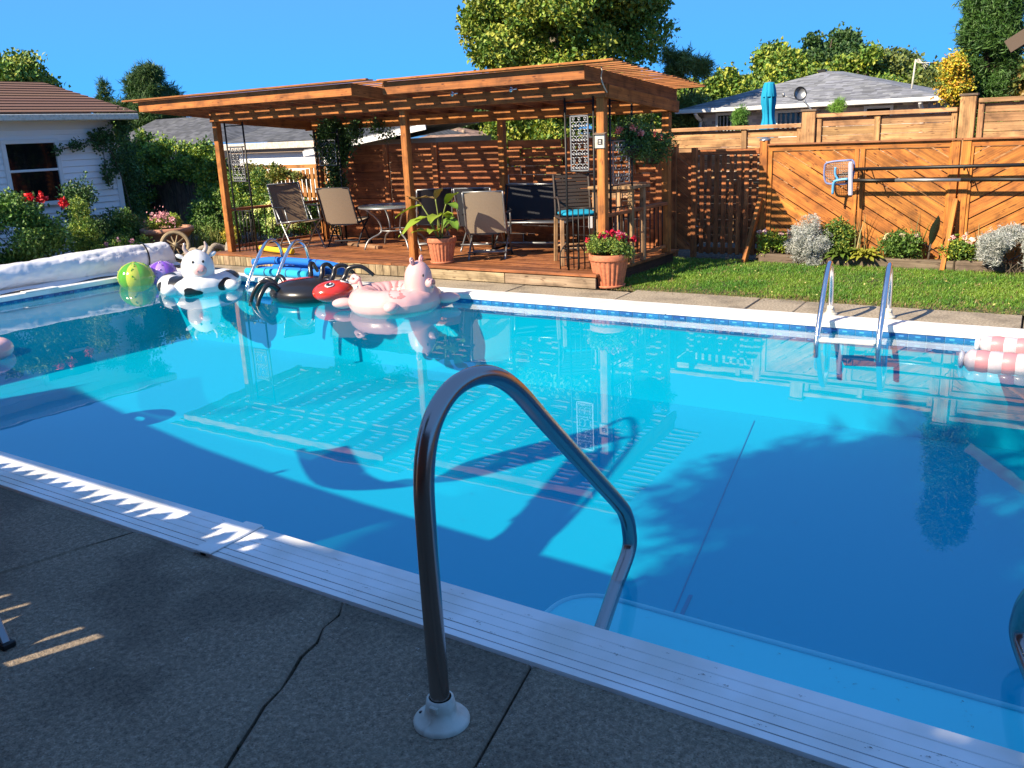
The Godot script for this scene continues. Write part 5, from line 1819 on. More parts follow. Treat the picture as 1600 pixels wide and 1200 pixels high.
# ---------------------------------------------------------------- rails, ladders, steps, cover roll
func flange(parent: Node, c: Vector3, r: float, m: Material) -> void:
	var s := mb()
	lathe(s, [Vector2(r, 0.0), Vector2(r * 1.0, 0.010), Vector2(r * 0.93, 0.018), Vector2(r * 0.62, 0.026), Vector2(r * 0.55, 0.05), Vector2(r * 0.48, 0.085), Vector2(r * 0.40, 0.087)], 28, c)
	var fl := part("flange", s, m, parent)
	s = mb()
	box(s, Transform3D(Basis(), c + Vector3(0.01, 0.07, r * 0.53)), Vector3(0.03, 0.022, 0.012), 0.003)
	part("set_screw", s, m, fl)
	s = mb()
	lathe(s, [Vector2(0.007, 0.0), Vector2(0.007, 0.004), Vector2(0, 0.004)], 10, c + Vector3(-r * 0.72, 0.019, r * 0.25))
	part("bolt", s, M.black_metal, fl)


func build_pool_fittings():
	var path := []
	for q in [[0.0, -1.85], [0.3, -1.845], [0.62, -1.842], [0.82, -1.85], [0.95, -1.895], [1.025, -1.985], [1.045, -2.10], [1.02, -2.22], [0.94, -2.345], [0.78, -2.515], [0.49, -2.825], [0.27, -3.06], [0.19, -3.125], [0.11, -3.155], [0.02, -3.15], [-0.1, -3.02], [-0.29, -2.83]]:
		path.append(Vector3(0, q[0], q[1] + 1.85))
	var rail := thing("pool_handrail", "bent dark bronze handrail in the foreground leading down to the pool steps", "handrail", Vector3(-1.57, 0, -1.85))
	var s := mb()
	tube(s, smooth(path, 6), 0.031, 20)
	part("rail_tube", s, M.bronze, rail)
	flange(rail, Vector3.ZERO, 0.088, M.flange)
	dup(rail, "second bent dark handrail, barely in view at the photo's right edge", Vector3(0.645, 0, -2.12), 0.62)
	# moulded steps under water
	var st := thing("pool_steps", "moulded pale blue plastic steps under water along the near pool wall", "steps", Vector3(-0.6, 0, -2.53))
	for tr in [[-0.165, -0.215, -1.10, 0.10, "ledge"], [-0.34, -0.80, -1.34, 0.2, "tread"], [-0.66, -1.10, -1.60, 0.2, "tread"]]:
		s = mb()
		var y: float = tr[0]
		var zf: float = tr[1]
		var x0: float = tr[2]
		var r: float = tr[3]
		var ring := []
		for i in 9:
			var a := PI / 2 * i / 8
			ring.append(Vector3(x0 + r - sin(a) * r, 0, zf + r - cos(a) * r))
		ring.reverse()
		var out := [Vector3(x0, 0, -0.004)] + ring + [Vector3(1.3, 0, zf), Vector3(1.3, 0, -0.004)]
		var c := Vector3(0.2, y, zf * 0.5)
		for i in out.size():
			var a: Vector3 = out[i] + Vector3.UP * y
			var b: Vector3 = out[(i + 1) % out.size()] + Vector3.UP * y
			var ai := a.lerp(c, 0.03)
			var bi := b.lerp(c, 0.03)
			tri(s, c + Vector3.DOWN * 0.006, ai + Vector3.DOWN * 0.006, bi + Vector3.DOWN * 0.006)
			quad(s, ai + Vector3.DOWN * 0.006, a, b, bi + Vector3.DOWN * 0.006)
			quad(s, a, Vector3(a.x, FLOOR + 0.005, a.z), Vector3(b.x, FLOOR + 0.005, b.z), b)
		part(tr[4], s, M.step_plastic, st)
		s = mb()
		tube(s, out.slice(0, out.size() - 1).map(func(q): return q + Vector3(0, y + 0.001, 0.006)), 0.011, 8)
		part("rim", s, M.step_rim, st)
	var buf := PackedFloat32Array()
	for i in 80:
		var x := rng.randf_range(-1.25, 0.6)
		push(buf, Basis(Vector3.UP, rng.randf() * TAU).scaled(Vector3(1, 0.2, 0.6) * rng.randf_range(0.004, 0.010)), Vector3(x, -0.336, -0.3 - rng.randf() * 0.45), Color(0.02, 0.03, 0.03))
	scatter(st, "leaf_bits", L.small, M.petal, buf)
	s = mb()
	s.set_color(Color(0.05, 0.03, 0.02))
	leaf_blade(s, Vector3(-0.92, -0.33, -0.42), Vector3(1, 0.05, -0.1), Vector3.UP, 0.09, 0.03, 0.1)
	part("dead_leaf", s, M.petal, st)
	# ladders on the far wall
	var lad := thing("pool_ladder", "steel pool ladder at the right of the far pool wall by the lawn", "pool ladder", Vector3(-1.83, 0, -8.08), 0.1)
	for x: float in [-0.25, 0.25]:
		s = mb()
		var pts := []
		for q in [[0.0, -0.4], [0.25, -0.395], [0.41, -0.36], [0.49, -0.28], [0.50, -0.19], [0.43, -0.08], [0.27, 0.06], [0.02, 0.23], [-0.11, 0.29], [-0.16, 0.30], [-0.24, 0.31]]:
			pts.append(Vector3(x, q[0], q[1]))
		tube(s, smooth(pts, 5), 0.024, 14)
		part("rail_tube", s, M.steel, lad)
		flange(lad, Vector3(x, 0.002, -0.4), 0.062, M.flange)
	for y: float in [-0.085]:
		s = mb()
		abox(s, Vector3(-0.225, y - 0.015, 0.24), Vector3(0.225, y + 0.015, 0.34), 0.008)
		part("tread", s, M.white_trim, lad)
	dup(lad, "steel pool ladder between the cow ring and the spider float", Vector3(-9.17, 0, -8.08), 0.0)
	# rolled solar cover under a tarp at the left end
	var roll := thing("pool_cover_roll", "long rolled pool cover wrapped in a wrinkled white tarp along the left pool end", "pool cover", Vector3(-12.02, 0, -5.6))
	var nz := FastNoiseLite.new()
	nz.seed = 12
	nz.frequency = 1.0
	nz.fractal_octaves = 1
	var wrap := func(u, v):
		var z: float = lerpf(-3.02, 3.6, u)
		var a: float = TAU * v
		var r: float = 0.195 + 0.012 * sin(u * 9.0)
		var dz := 0.055 * sin(a + 1.0)
		r += 0.014 * nz.get_noise_3d(z * 1.2 + 1.6 * sin(a), cos(a) * 0.7, 0.0) - 0.020 * pow(1.0 - absf(nz.get_noise_3d(z * 1.7 + 2.4 * cos(a), sin(a) * 0.5, 5.0)), 6.0) - 0.010 * pow(1.0 - absf(nz.get_noise_3d(z * 3.4 - 3.0 * sin(a), cos(a) * 0.6, 9.0)), 8.0)
		if u < 0.012:
			r *= 0.2 + u * 66.0
		var y: float = 0.2 + cos(a) * r * 0.95
		var x: float = sin(a) * r * 1.05
		if y < 0.12 and x > 0.0:
			x += (0.12 - y) * 0.55
		return Vector3(x, maxf(y, 0.035 + 0.01 * sin(z * 5.0)), z + dz)
	s = mb()
	surf(s, 260, 40, wrap, true)
	part("tarp", s, M.tarp, roll)
	s = mb()
	surf(s, 90, 3, func(u, v): return Vector3(0.19 + 0.10 * v, 0.075 - 0.035 * v + 0.014 * sin(u * 37.0) * v, lerpf(-2.95, 3.5, u)))
	part("tarp_hem", s, M.tarp, roll)
	s = mb()
	surf(s, 24, 3, func(u, v): return Vector3(sin(TAU * u) * 0.232, 0.2 + cos(TAU * u) * 0.222, -2.5 + 0.025 * v + 0.03 * sin(TAU * u)))
	part("strap", s, M.black_metal, roll)
	for z: float in [-2.85, 3.3]:
		s = mb()
		bar(s, Vector3(-0.2, 0.0, z), Vector3(0, 0.22, z), 0.03, 0.03)
		bar(s, Vector3(0.2, 0.0, z), Vector3(0, 0.22, z), 0.03, 0.03)
		part("stand", s, M.grey_metal, roll)
	# skimmer net and brush on long poles, hung on the fence
	var net := thing("skimmer_net", "blue-rimmed skimmer net on a long dark pole hung on the slanted-board fence", "pool net", Vector3(-2.75, 1.17, -11.5))
	s = mb()
	tube(s, [Vector3(0.05, -0.01, 0), Vector3(2.4, 0.02, 0)], 0.021, 12)
	part("pole", s, M.black_metal, net)
	s = mb()
	tube(s, smooth([Vector3(0.02, 0.10, 0), Vector3(-0.25, 0.075, 0.02), Vector3(-0.29, 0.0, 0.02), Vector3(-0.28, -0.13, 0.02), Vector3(-0.22, -0.18, 0.02), Vector3(0.0, -0.17, 0), Vector3(0.05, -0.06, 0), Vector3(0.05, 0.06, 0), Vector3(0.02, 0.10, 0)], 4), 0.012, 8)
	part("net_frame", s, mat(lin(0.18, 0.22, 0.42), 0.4), net)
	s = mb()
	for k in 15:
		tube(s, [Vector3(-0.27 + k * 0.021, -0.165, 0.015), Vector3(-0.27 + k * 0.021, 0.08, 0.015)], 0.0022, 4, false)
	for k in 13:
		tube(s, [Vector3(-0.28, -0.16 + k * 0.02, 0.013), Vector3(0.03, -0.16 + k * 0.02, 0.013)], 0.0022, 4, false)
	part("mesh", s, M.grey_metal, net)
	s = mb()
	for x: float in [0.2, 1.25]:
		tube(s, smooth([Vector3(x, 0.0, -0.17), Vector3(x, -0.03, -0.05), Vector3(x, -0.035, 0.01), Vector3(x, 0.0, 0.035)], 3), 0.007, 6)
	part("hook", s, M.black_metal, net)
	var br := thing("pool_brush", "pool brush with blue and white head on a lower pole beneath the skimmer net", "pool brush", Vector3(-2.72, 1.03, -11.47))
	s = mb()
	tube(s, [Vector3(-0.06, 0.0, 0), Vector3(0.5, 0.0, 0)], 0.022, 12)
	tube(s, [Vector3(1.2, -0.001, 0), Vector3(2.4, -0.002, 0)], 0.0215, 12)
	part("pole", s, M.black_metal, br)
	s = mb()
	tube(s, [Vector3(0.5, 0.0, 0), Vector3(1.2, -0.001, 0)], 0.0205, 12)
	part("pole", s, M.grey_metal, br)
	s = mb()
	box(s, Transform3D(Basis(Vector3.BACK, 0.05), Vector3(0.0, 0.02, 0.02)), Vector3(0.05, 0.40, 0.035), 0.012)
	part("bristles", s, mat(lin(0.45, 0.45, 0.55), 0.7), br)
	s = mb()
	tube(s, smooth([Vector3(-0.03, 0.02, 0.03), Vector3(-0.12, 0.01, 0.03), Vector3(-0.19, -0.02, 0.03), Vector3(-0.2, -0.16, 0.02)], 4), 0.016, 8)
	tube(s, smooth([Vector3(-0.14, 0.01, 0.03), Vector3(-0.18, 0.08, 0.03), Vector3(-0.18, 0.16, 0.03)], 4), 0.013, 8)
	part("handle", s, mat(lin(0.10, 0.36, 0.66), 0.35), br)
	s = mb()
	for x: float in [0.3, 1.3]:
		tube(s, smooth([Vector3(x, 0.0, -0.19), Vector3(x, -0.03, -0.05), Vector3(x, -0.035, 0.01), Vector3(x, 0.0, 0.035)], 3), 0.007, 6)
	part("hook", s, M.black_metal, br)


# ---------------------------------------------------------------- floats
# an inflated ring: radius R, tube radius r, with puckers at the inner seam
func ring_at(R: float, r: float, u: float, v: float, squash := 0.85, puck := 26.0, depth := 0.05) -> Vector3:
	var a := TAU * u
	var c := TAU * v
	var k := pow(absf(sin(a * puck * 0.5)), 0.6)
	var w := clampf(0.35 - cos(c) * 0.65, 0.0, 1.0)
	var rr := r * (1.0 - depth * (1.0 - k) * (0.35 + w))
	return Vector3(sin(a) * (R + rr * cos(c)), rr * sin(c) * squash, cos(a) * (R + rr * cos(c)))


func ring_patch(s: SurfaceTool, R: float, r: float, u0: float, v0: float, su: float, sv: float, lobes: float, ph: float) -> void:
	surf(s, 20, 4, func(a, k):
		var t: float = TAU * a
		var q: float = k * (1.0 + 0.22 * sin(lobes * t + ph))
		var p: Vector3 = ring_at(R, r, u0 + su * q * cos(t), v0 + sv * q * sin(t))
		var c := Vector3(p.x, 0, p.z).normalized() * R
		return p + (p - c).normalized() * 0.004)


func build_floats():
	var white := vinyl(lin(0.70, 0.70, 0.71), 0.3)
	var black := mat(lin(0.014, 0.014, 0.016), 0.28)
	var pinkm := vinyl(lin(0.70, 0.40, 0.385), 0.38)
	var pink2 := vinyl(lin(0.52, 0.20, 0.19), 0.35)
	var red := vinyl(lin(0.62, 0.035, 0.02), 0.25)
	# cow ring
	var t := thing("cow_ring", "white inflatable cow swim ring with black patches and a pink muzzle", "pool float", Vector3(-10.02, WATER + 0.075, -7.54), 0.93)
	var s := mb()
	surf(s, 104, 22, func(u, v): return ring_at(0.365, 0.168, u, v, 0.85, 26.0, 0.045))
	part("ring", s, white, t)
	for q in [[0.885, 0.16, 0.035, 0.11, 3.0, 0.4], [0.20, 0.16, 0.03, 0.12, 2.0, 1.0], [0.10, 0.02, 0.032, 0.09, 2.0, 0.3], [0.965, -0.06, 0.035, 0.07, 3.0, 2.0], [0.70, 0.22, 0.04, 0.10, 2.0, 0.0], [0.38, 0.2, 0.035, 0.12, 3.0, 1.0], [0.55, 0.18, 0.03, 0.10, 2.0, 2.0], [0.80, 0.02, 0.02, 0.07, 2.0, 0.0]]:
		s = mb()
		ring_patch(s, 0.365, 0.168, q[0], q[1], q[2], q[3], q[4], q[5])
		part("patch", s, black, t)
	s = mb()
	surf(s, 40, 18, func(u, v):
		var y: float = lerpf(0.04, 0.47, v)
		var r: float = 0.20 * sqrt(maxf(0.0, 1.0 - pow(maxf(0.0, (v - 0.45) / 0.55), 2.4))) * (0.88 + 0.16 * sin(PI * clampf(v * 1.1, 0, 1)))
		r *= 1.0 - 0.03 * (1.0 - pow(absf(sin(u * TAU * 12.0)), 0.6)) * (1.0 if v < 0.25 or v > 0.8 else 0.3)
		return Vector3(sin(TAU * u) * r, y, 0.27 + cos(TAU * u) * r * 0.85))
	part("head", s, white, t)
	s = mb()
	ellipsoid(s, Vector3(0.02, 0.22, 0.44), Vector3(0.085, 0.07, 0.05))
	var muz := part("muzzle", s, pinkm, t)
	for k: float in [-1.0, 1.0]:
		s = mb()
		ellipsoid(s, Vector3(0.02 + 0.03 * k, 0.215, 0.488), Vector3(0.009, 0.012, 0.006), 8, 6)
		part("nostril", s, pink2, muz)
		s = mb()
		ellipsoid(s, Vector3(0.01 + 0.062 * k, 0.325, 0.425), Vector3(0.016, 0.018, 0.01), 10, 8)
		part("eye", s, black, t)
		s = mb()
		tube(s, smooth([Vector3(0.10 * k, 0.42, 0.25), Vector3(0.135 * k, 0.49, 0.25), Vector3(0.12 * k, 0.56, 0.255)], 4), [0.032, 0.031, 0.029, 0.027, 0.025, 0.022, 0.018, 0.013, 0.006], 10)
		part("horn", s, vinyl(lin(0.42, 0.33, 0.30)), t)
		s = mb()
		ellipsoid(s, Vector3(0.20 * k, 0.39, 0.24), Vector3(0.055, 0.028, 0.022), 12, 8, Basis(Vector3.BACK, 0.5 * k))
		part("ear", s, white, t)
		s = mb()
		ellipsoid(s, Vector3(0.36 * k, -0.01, 0.38), Vector3(0.10, 0.075, 0.13), 16, 10, Basis(Vector3.UP, 0.8 * k))
		part("foot", s, white, t)
		s = mb()
		ellipsoid(s, Vector3(0.40 * k, -0.01, -0.30), Vector3(0.10, 0.07, 0.12), 14, 10, Basis(Vector3.UP, 2.2 * k))
		part("foot", s, white, t)
	# pig ring
	t = thing("pig_ring", "pink inflatable pig swim ring with curly tail and upright head", "pool float", Vector3(-6.60, WATER + 0.085, -7.50), 1.72)
	s = mb()
	surf(s, 104, 22, func(u, v): return ring_at(0.345, 0.172, u, v, 0.9, 22.0, 0.07))
	part("ring", s, pinkm, t)
	for q in [[0.86, 0.20, 0.06, 0.09, 3.0, 0.6], [0.58, 0.24, 0.05, 0.10, 2.0, 1.0], [0.33, 0.3, 0.05, 0.1, 3.0, 0.0]]:
		s = mb()
		ring_patch(s, 0.345, 0.172, q[0], q[1], q[2], q[3], q[4], q[5])
		part("patch", s, pink2, t)
	s = mb()
	surf(s, 40, 18, func(u, v):
		var y: float = lerpf(0.02, 0.44, v)
		var r: float = 0.165 * sqrt(maxf(0.0, 1.0 - pow(maxf(0.0, (v - 0.5) / 0.5), 2.2))) * (1.04 - 0.12 * v)
		r *= 1.0 - 0.035 * (1.0 - pow(absf(sin(v * 46.0)), 0.5)) * absf(sin(TAU * u + 0.6))
		return Vector3(sin(TAU * u) * r, y, 0.32 + cos(TAU * u) * r * 0.95))
	part("head", s, pinkm, t)
	s = mb()
	tube(s, [Vector3(-0.03, 0.20, 0.44), Vector3(-0.035, 0.195, 0.52)], [0.056, 0.05], 18)
	var sno := part("snout", s, pinkm, t)
	s = mb()
	ellipsoid(s, Vector3(-0.036, 0.195, 0.522), Vector3(0.046, 0.042, 0.008), 16, 8)
	part("snout_tip", s, pink2, sno)
	for k: float in [-1.0, 1.0]:
		s = mb()
		ellipsoid(s, Vector3(-0.036 + 0.016 * k, 0.195, 0.53), Vector3(0.007, 0.010, 0.004), 8, 6)
		part("nostril", s, black, sno)
		s = mb()
		ellipsoid(s, Vector3(-0.05 + 0.07 * k, 0.295, 0.455), Vector3(0.012, 0.017, 0.008), 10, 8)
		part("eye", s, black, t)
		s = mb()
		ellipsoid(s, Vector3(0.095 * k, 0.44, 0.31), Vector3(0.035, 0.05, 0.02), 12, 8, Basis(Vector3.BACK, -0.5 * k))
		var er := part("ear", s, pinkm, t)
		s = mb()
		ellipsoid(s, Vector3(0.095 * k, 0.438, 0.327), Vector3(0.020, 0.032, 0.012), 10, 8, Basis(Vector3.BACK, -0.5 * k))
		part("inner_ear", s, pink2, er)
		s = mb()
		ellipsoid(s, Vector3(0.46 * k, 0.0, 0.24), Vector3(0.09, 0.06, 0.08), 14, 10)
		part("foot", s, pinkm, t)
		s = mb()
		ellipsoid(s, Vector3(0.30 * k, -0.01, -0.48), Vector3(0.075, 0.06, 0.13), 14, 10, Basis(Vector3.UP, -0.5 * k))
		part("foot", s, pinkm, t)
	s = mb()
	ellipsoid(s, Vector3(0.22, 0.0, 0.55), Vector3(0.075, 0.06, 0.14), 14, 10, Basis(Vector3.UP, 0.4))
	part("foot", s, pinkm, t)
	s = mb()
	tube(s, smooth([Vector3(-0.1, 0.10, -0.36), Vector3(-0.1, 0.22, -0.40), Vector3(-0.09, 0.26, -0.46), Vector3(-0.1, 0.21, -0.49), Vector3(-0.12, 0.20, -0.43), Vector3(-0.1, 0.25, -0.38)], 4), 0.026, 10)
	part("tail", s, pinkm, t)
	# spider float
	t = thing("spider_float", "black inflatable spider float with red face and bent tube legs", "pool float", Vector3(-7.93, WATER + 0.08, -7.53), 1.55)
	s = mb()
	ellipsoid(s, Vector3(0, -0.01, -0.1), Vector3(0.40, 0.17, 0.47), 36, 16)
	part("body", s, black, t)
	s = mb()
	surf(s, 24, 6, func(u, v):
		var q: Vector2 = Vector2(sin(TAU * u) * 0.22, cos(TAU * u) * 0.16) * v * (1.0 + 0.3 * sin(TAU * u * 2.0 + 1.0))
		var x: float = q.x
		var z: float = q.y - 0.26
		return Vector3(x, 0.005 + 0.16 * sqrt(maxf(0.0, 1.0 - pow(x / 0.39, 2) - pow((z + 0.1) / 0.44, 2))), z), true)
	part("red_mark", s, red, t)
	s = mb()
	ellipsoid(s, Vector3(0, 0.03, 0.36), Vector3(0.26, 0.125, 0.22), 28, 14)
	part("face", s, red, t)
	for k: float in [-1.0, 1.0]:
		var hc := Vector3(0, 0.03, 0.36)
		var d := Vector3(0.45 * k, 0.75, 0.35).normalized()
		var eye: Node = t
		for e in [[0.062, white, 0.0, "eye"], [0.045, black, 0.010, "pupil"], [0.016, white, 0.020, "glint"]]:
			s = mb()
			var p: Vector3 = hc + d * Vector3(0.26, 0.125, 0.22) + d * e[2] + (Vector3(0.01, 0, 0.012) if e[3] == "glint" else Vector3.ZERO)
			ellipsoid(s, p, Vector3(e[0], 0.012, e[0] * 0.85), 16, 8, Basis(Quaternion(Vector3.UP, (d * Vector3(1, 2.4, 1)).normalized())))
			var piece := part(e[3], s, e[1], eye)
			if e[3] == "eye":
				eye = piece
		for j in 4:
			var z := 0.16 - j * 0.17 if k > 0 else -0.14 - j * 0.11
			s = mb()
			var o := Vector3(0.30 * k, 0.05, z)
			var sw := (1.5 - j) * 0.07
			var legs: Array
			if k < 0:
				var an: float = [0.25, 0.75, 1.2, 1.7][j]
				var dr := Vector3(-cos(an), 0, -sin(an))
				o = dr * Vector3(0.34, 0, 0.40) + Vector3(0, 0.06, -0.1)
				legs = [o, o + dr * 0.07 + Vector3.UP * 0.07, o + dr * 0.15 + Vector3.UP * 0.075, o + dr * 0.25 - Vector3.UP * 0.05, o + dr * 0.30 - Vector3.UP * 0.19]
			else:
				legs = [o, o + Vector3(0.07, 0.09, sw * 0.4), o + Vector3(0.11, 0.19, sw * 0.8), o + Vector3(0.19, 0.20, sw * 1.6 + 0.05), o + Vector3(0.27, 0.09, sw * 2.2 + 0.10)]
			var lp := smooth(legs, 4)
			var lr := []
			for q in lp.size():
				lr.append(lerpf(0.036, 0.022, float(q) / (lp.size() - 1)))
			tube(s, lp, lr, 12)
			part("leg", s, black, t)
	# beach balls
	for k in 2:
		t = thing("beach_ball", ["clear lime green beach ball with yellow panels floating by the cover roll", "purple patterned beach ball behind the cow ring"][k], "beach ball", [Vector3(-11.27, WATER + 0.10, -7.45), Vector3(-11.22, WATER + 0.10, -7.84)][k], 0.4)
		var r: float = [0.245, 0.20][k]
		var ca: StandardMaterial3D
		var cb: StandardMaterial3D
		if k == 0:
			ca = vinyl(lin(0.08, 0.38, 0.01), 0.12)
			cb = vinyl(lin(0.48, 0.55, 0.05), 0.12)
		else:
			ca = vinyl(lin(0.20, 0.06, 0.55), 0.15)
			cb = vinyl(lin(0.45, 0.28, 0.72), 0.15)
		for m in [ca, cb]:
			m.backlight_enabled = true
			m.backlight = Color(0.7, 0.7, 0.7)
		for i in 8:
			s = mb()
			surf(s, 5, 16, func(u, v):
				var a: float = TAU * (i + u) / 8.0
				var th: float = PI * (v - 0.5)
				var rr: float = r * (1.0 - 0.035 * pow(absf(u - 0.5) * 2.0, 3.0))
				return Vector3(cos(th) * sin(a) * rr, sin(th) * rr * 0.86, cos(th) * cos(a) * rr))
			part("panel", s, ca if i % 2 else cb, t)
			if i % 2 == 0:
				s = mb()
				for q in 7:
					var a := TAU * (i + 0.2 + 0.6 * rng.randf()) / 8.0
					var th := rng.randf_range(-0.2, 1.2)
					var p := Vector3(cos(th) * sin(a), sin(th) * 0.86, cos(th) * cos(a)) * r
					ellipsoid(s, p, Vector3(0.011, 0.011, 0.011) * rng.randf_range(0.6, 1.3), 6, 4)
				part("print_dots", s, ca, t)
		s = mb()
		lathe(s, [Vector2(0.03, r * 0.845), Vector2(0.028, r * 0.87), Vector2(0.0, r * 0.875)], 12)
		part("valve", s, cb, t)
	# striped lounge at the right edge
	t = thing("striped_lounge", "pink and white striped inflatable lounge at the pool's right edge", "pool float", Vector3(-0.84, WATER + 0.035, -7.62))
	for c in [[0.0, 0.33, 0.085], [0.04, -0.24, 0.075]]:
		for i in 16:
			s = mb()
			var x0: float = c[0] + i * 0.088
			var cc := Vector3(0, 0, c[1])
			surf(s, 5, 22, func(u, v):
				var a: float = -TAU * v
				var r: float = c[2] * (0.93 + 0.07 * sin(PI * u))
				if i == 0:
					r *= sqrt(clampf(0.12 + u * 1.6, 0, 1))
				return cc + Vector3(x0 + 0.088 * u, cos(a) * r, sin(a) * r))
			part("stripe", s, [vinyl(lin(0.46, 0.41, 0.44), 0.45), vinyl(lin(0.44, 0.20, 0.22), 0.45)][i % 2], t)
	s = mb()
	surf(s, 20, 8, func(u, v): return Vector3(0.06 + 1.3 * u, -0.07 - 0.05 * sin(PI * v), lerpf(-0.18, 0.26, v)))
	part("mesh_seat", s, vinyl(lin(0.55, 0.45, 0.47), 0.5), t)
	s = mb()
	ellipsoid(s, Vector3(-0.01, 0.0, 0.33), Vector3(0.025, 0.07, 0.07), 12, 8)
	ellipsoid(s, Vector3(0.03, 0.0, -0.24), Vector3(0.025, 0.06, 0.06), 12, 8)
	part("end_cap", s, white, t)
	# pink ring just entering at the left edge
	t = thing("flamingo_ring", "pale pink inflatable just entering the frame at the left edge", "pool float", Vector3(-8.72, WATER + 0.06, -4.02))
	s = mb()
	surf(s, 60, 16, func(u, v): return ring_at(0.2, 0.1, u, v, 0.9, 20.0, 0.05))
	part("ring", s, pinkm, t)
	# foam rolls and noodles by the left ladder
	var blue := mat(lin(0.005, 0.15, 0.56), 0.85)
	var sky := mat(lin(0.01, 0.34, 0.55), 0.85)
	var lab := ["turquoise foam noodle lying nearest the pool edge beside the left ladder", "thick blue foam noodle lying second from the pool edge", "curved blue foam noodle on top of the pile by the left ladder", "blue foam noodle at the back of the pile against the deck"]
	var curves := [
		[Vector3(-9.85, 0.075, -8.20), Vector3(-9.2, 0.085, -8.22), Vector3(-8.72, 0.075, -8.25)],
		[Vector3(-9.75, 0.085, -8.34), Vector3(-9.1, 0.085, -8.38), Vector3(-8.62, 0.075, -8.42)],
		[Vector3(-9.78, 0.19, -8.27), Vector3(-9.5, 0.22, -8.34), Vector3(-9.0, 0.21, -8.42), Vector3(-8.6, 0.19, -8.46), Vector3(-8.42, 0.15, -8.52)],
		[Vector3(-9.7, 0.08, -8.56), Vector3(-9.0, 0.08, -8.58), Vector3(-8.45, 0.08, -8.62)]]
	for k in 4:
		t = thing("foam_noodle", lab[k], "pool noodle", Vector3(-9.1, 0, -8.4))
		var pts := smooth(curves[k].map(func(q): return q + Vector3(9.1, 0, 8.4)), 5)
		s = mb()
		tube(s, pts, 0.05, 14)
		part("foam", s, sky if k == 0 else blue, t)
		for f: float in [0.3, 0.68]:
			s = mb()
			var i := int(f * (pts.size() - 1))
			tube(s, [pts[i], pts[i].lerp(pts[i + 1], 0.12)], 0.053, 14, false)
			part("band", s, M.navy, t)
	t = thing("foam_noodle", "yellow foam noodle lying on the deck behind the left ladder", "pool noodle", Vector3(-10.3, 0.17, -9.2))
	s = mb()
	tube(s, smooth([Vector3(-0.55, 0.05, -0.15), Vector3(-0.1, 0.05, -0.02), Vector3(0.35, 0.05, 0.05)], 5), 0.042, 12)
	part("foam", s, mat(lin(0.80, 0.50, 0.02), 0.85), t)


# ---------------------------------------------------------------- deck furniture; local +z is the way a chair faces
func rods(parent: Node, called: String, lines: Array, r: float, m: Material) -> void:
	for l in lines:
		var s := mb()
		tube(s, smooth(l, 3) if l.size() > 2 else l, r, 8)
		part(called, s, m, parent)


func sling_chair(label: String, pos: Vector3, turn: float, lean: float, back_h: float, cloth: Material, frame: Material, seat_y := 0.40, arms := true) -> Node3D:
	var t := thing("sling_chair", label, "folding chair", pos, turn)
	var hw := 0.26
	var sb := Vector3(0, seat_y - 0.03, -0.22)
	var sf := Vector3(0, seat_y + 0.02, 0.25)
	var top := sb + Vector3(0, cos(lean), -sin(lean)) * back_h
	var s := mb()
	surf(s, 8, 10, func(u, v):
		var p := sb.lerp(top, u)
		var x: float = (v - 0.5) * 2.0
		return p + Vector3(x * hw * 0.94, 0, -0.02 * (1.0 - x * x)))
	part("back_sling", s, cloth, t)
	s = mb()
	surf(s, 8, 8, func(u, v):
		var p := sb.lerp(sf, u)
		var x: float = (v - 0.5) * 2.0
		return p + Vector3(x * hw * 0.94, -0.025 * (1.0 - x * x), 0))
	part("seat_sling", s, cloth, t)
	for x: float in [-hw, hw]:
		var o := Vector3(x, 0, 0)
		rods(t, "side_frame", [[sb + o + Vector3(0, -0.02, 0.02), sb.lerp(top, 0.5) + o, top + o], [sb + o, sf + o]], 0.013, frame)
		rods(t, "leg", [[Vector3(x, 0.0, 0.27), Vector3(x, seat_y * 0.6, 0.06), Vector3(x, seat_y + 0.2, -0.24)], [Vector3(x * 0.93, 0.0, -0.28), Vector3(x * 0.93, seat_y * 0.6, -0.02), sf + o * 0.93]], 0.013, frame)
		if arms:
			s = mb()
			bar(s, Vector3(x * 1.08, seat_y + 0.215, -0.26), Vector3(x * 1.08, seat_y + 0.22, 0.16), 0.022, 0.05, 0.008)
			part("armrest", s, M.black_metal, t)
			rods(t, "arm_support", [[Vector3(x * 1.05, seat_y + 0.21, 0.12), Vector3(x * 1.02, seat_y, 0.2)]], 0.011, frame)
	rods(t, "crossbar", [[Vector3(-hw, 0.05, 0.255), Vector3(hw, 0.05, 0.255)], [Vector3(-hw, 0.09, -0.22), Vector3(hw, 0.09, -0.22)], [top + Vector3(-hw, 0, 0), top + Vector3(hw, 0, 0)], [sf + Vector3(-hw, 0, 0), sf + Vector3(hw, 0, 0)]], 0.011, frame)
	return t


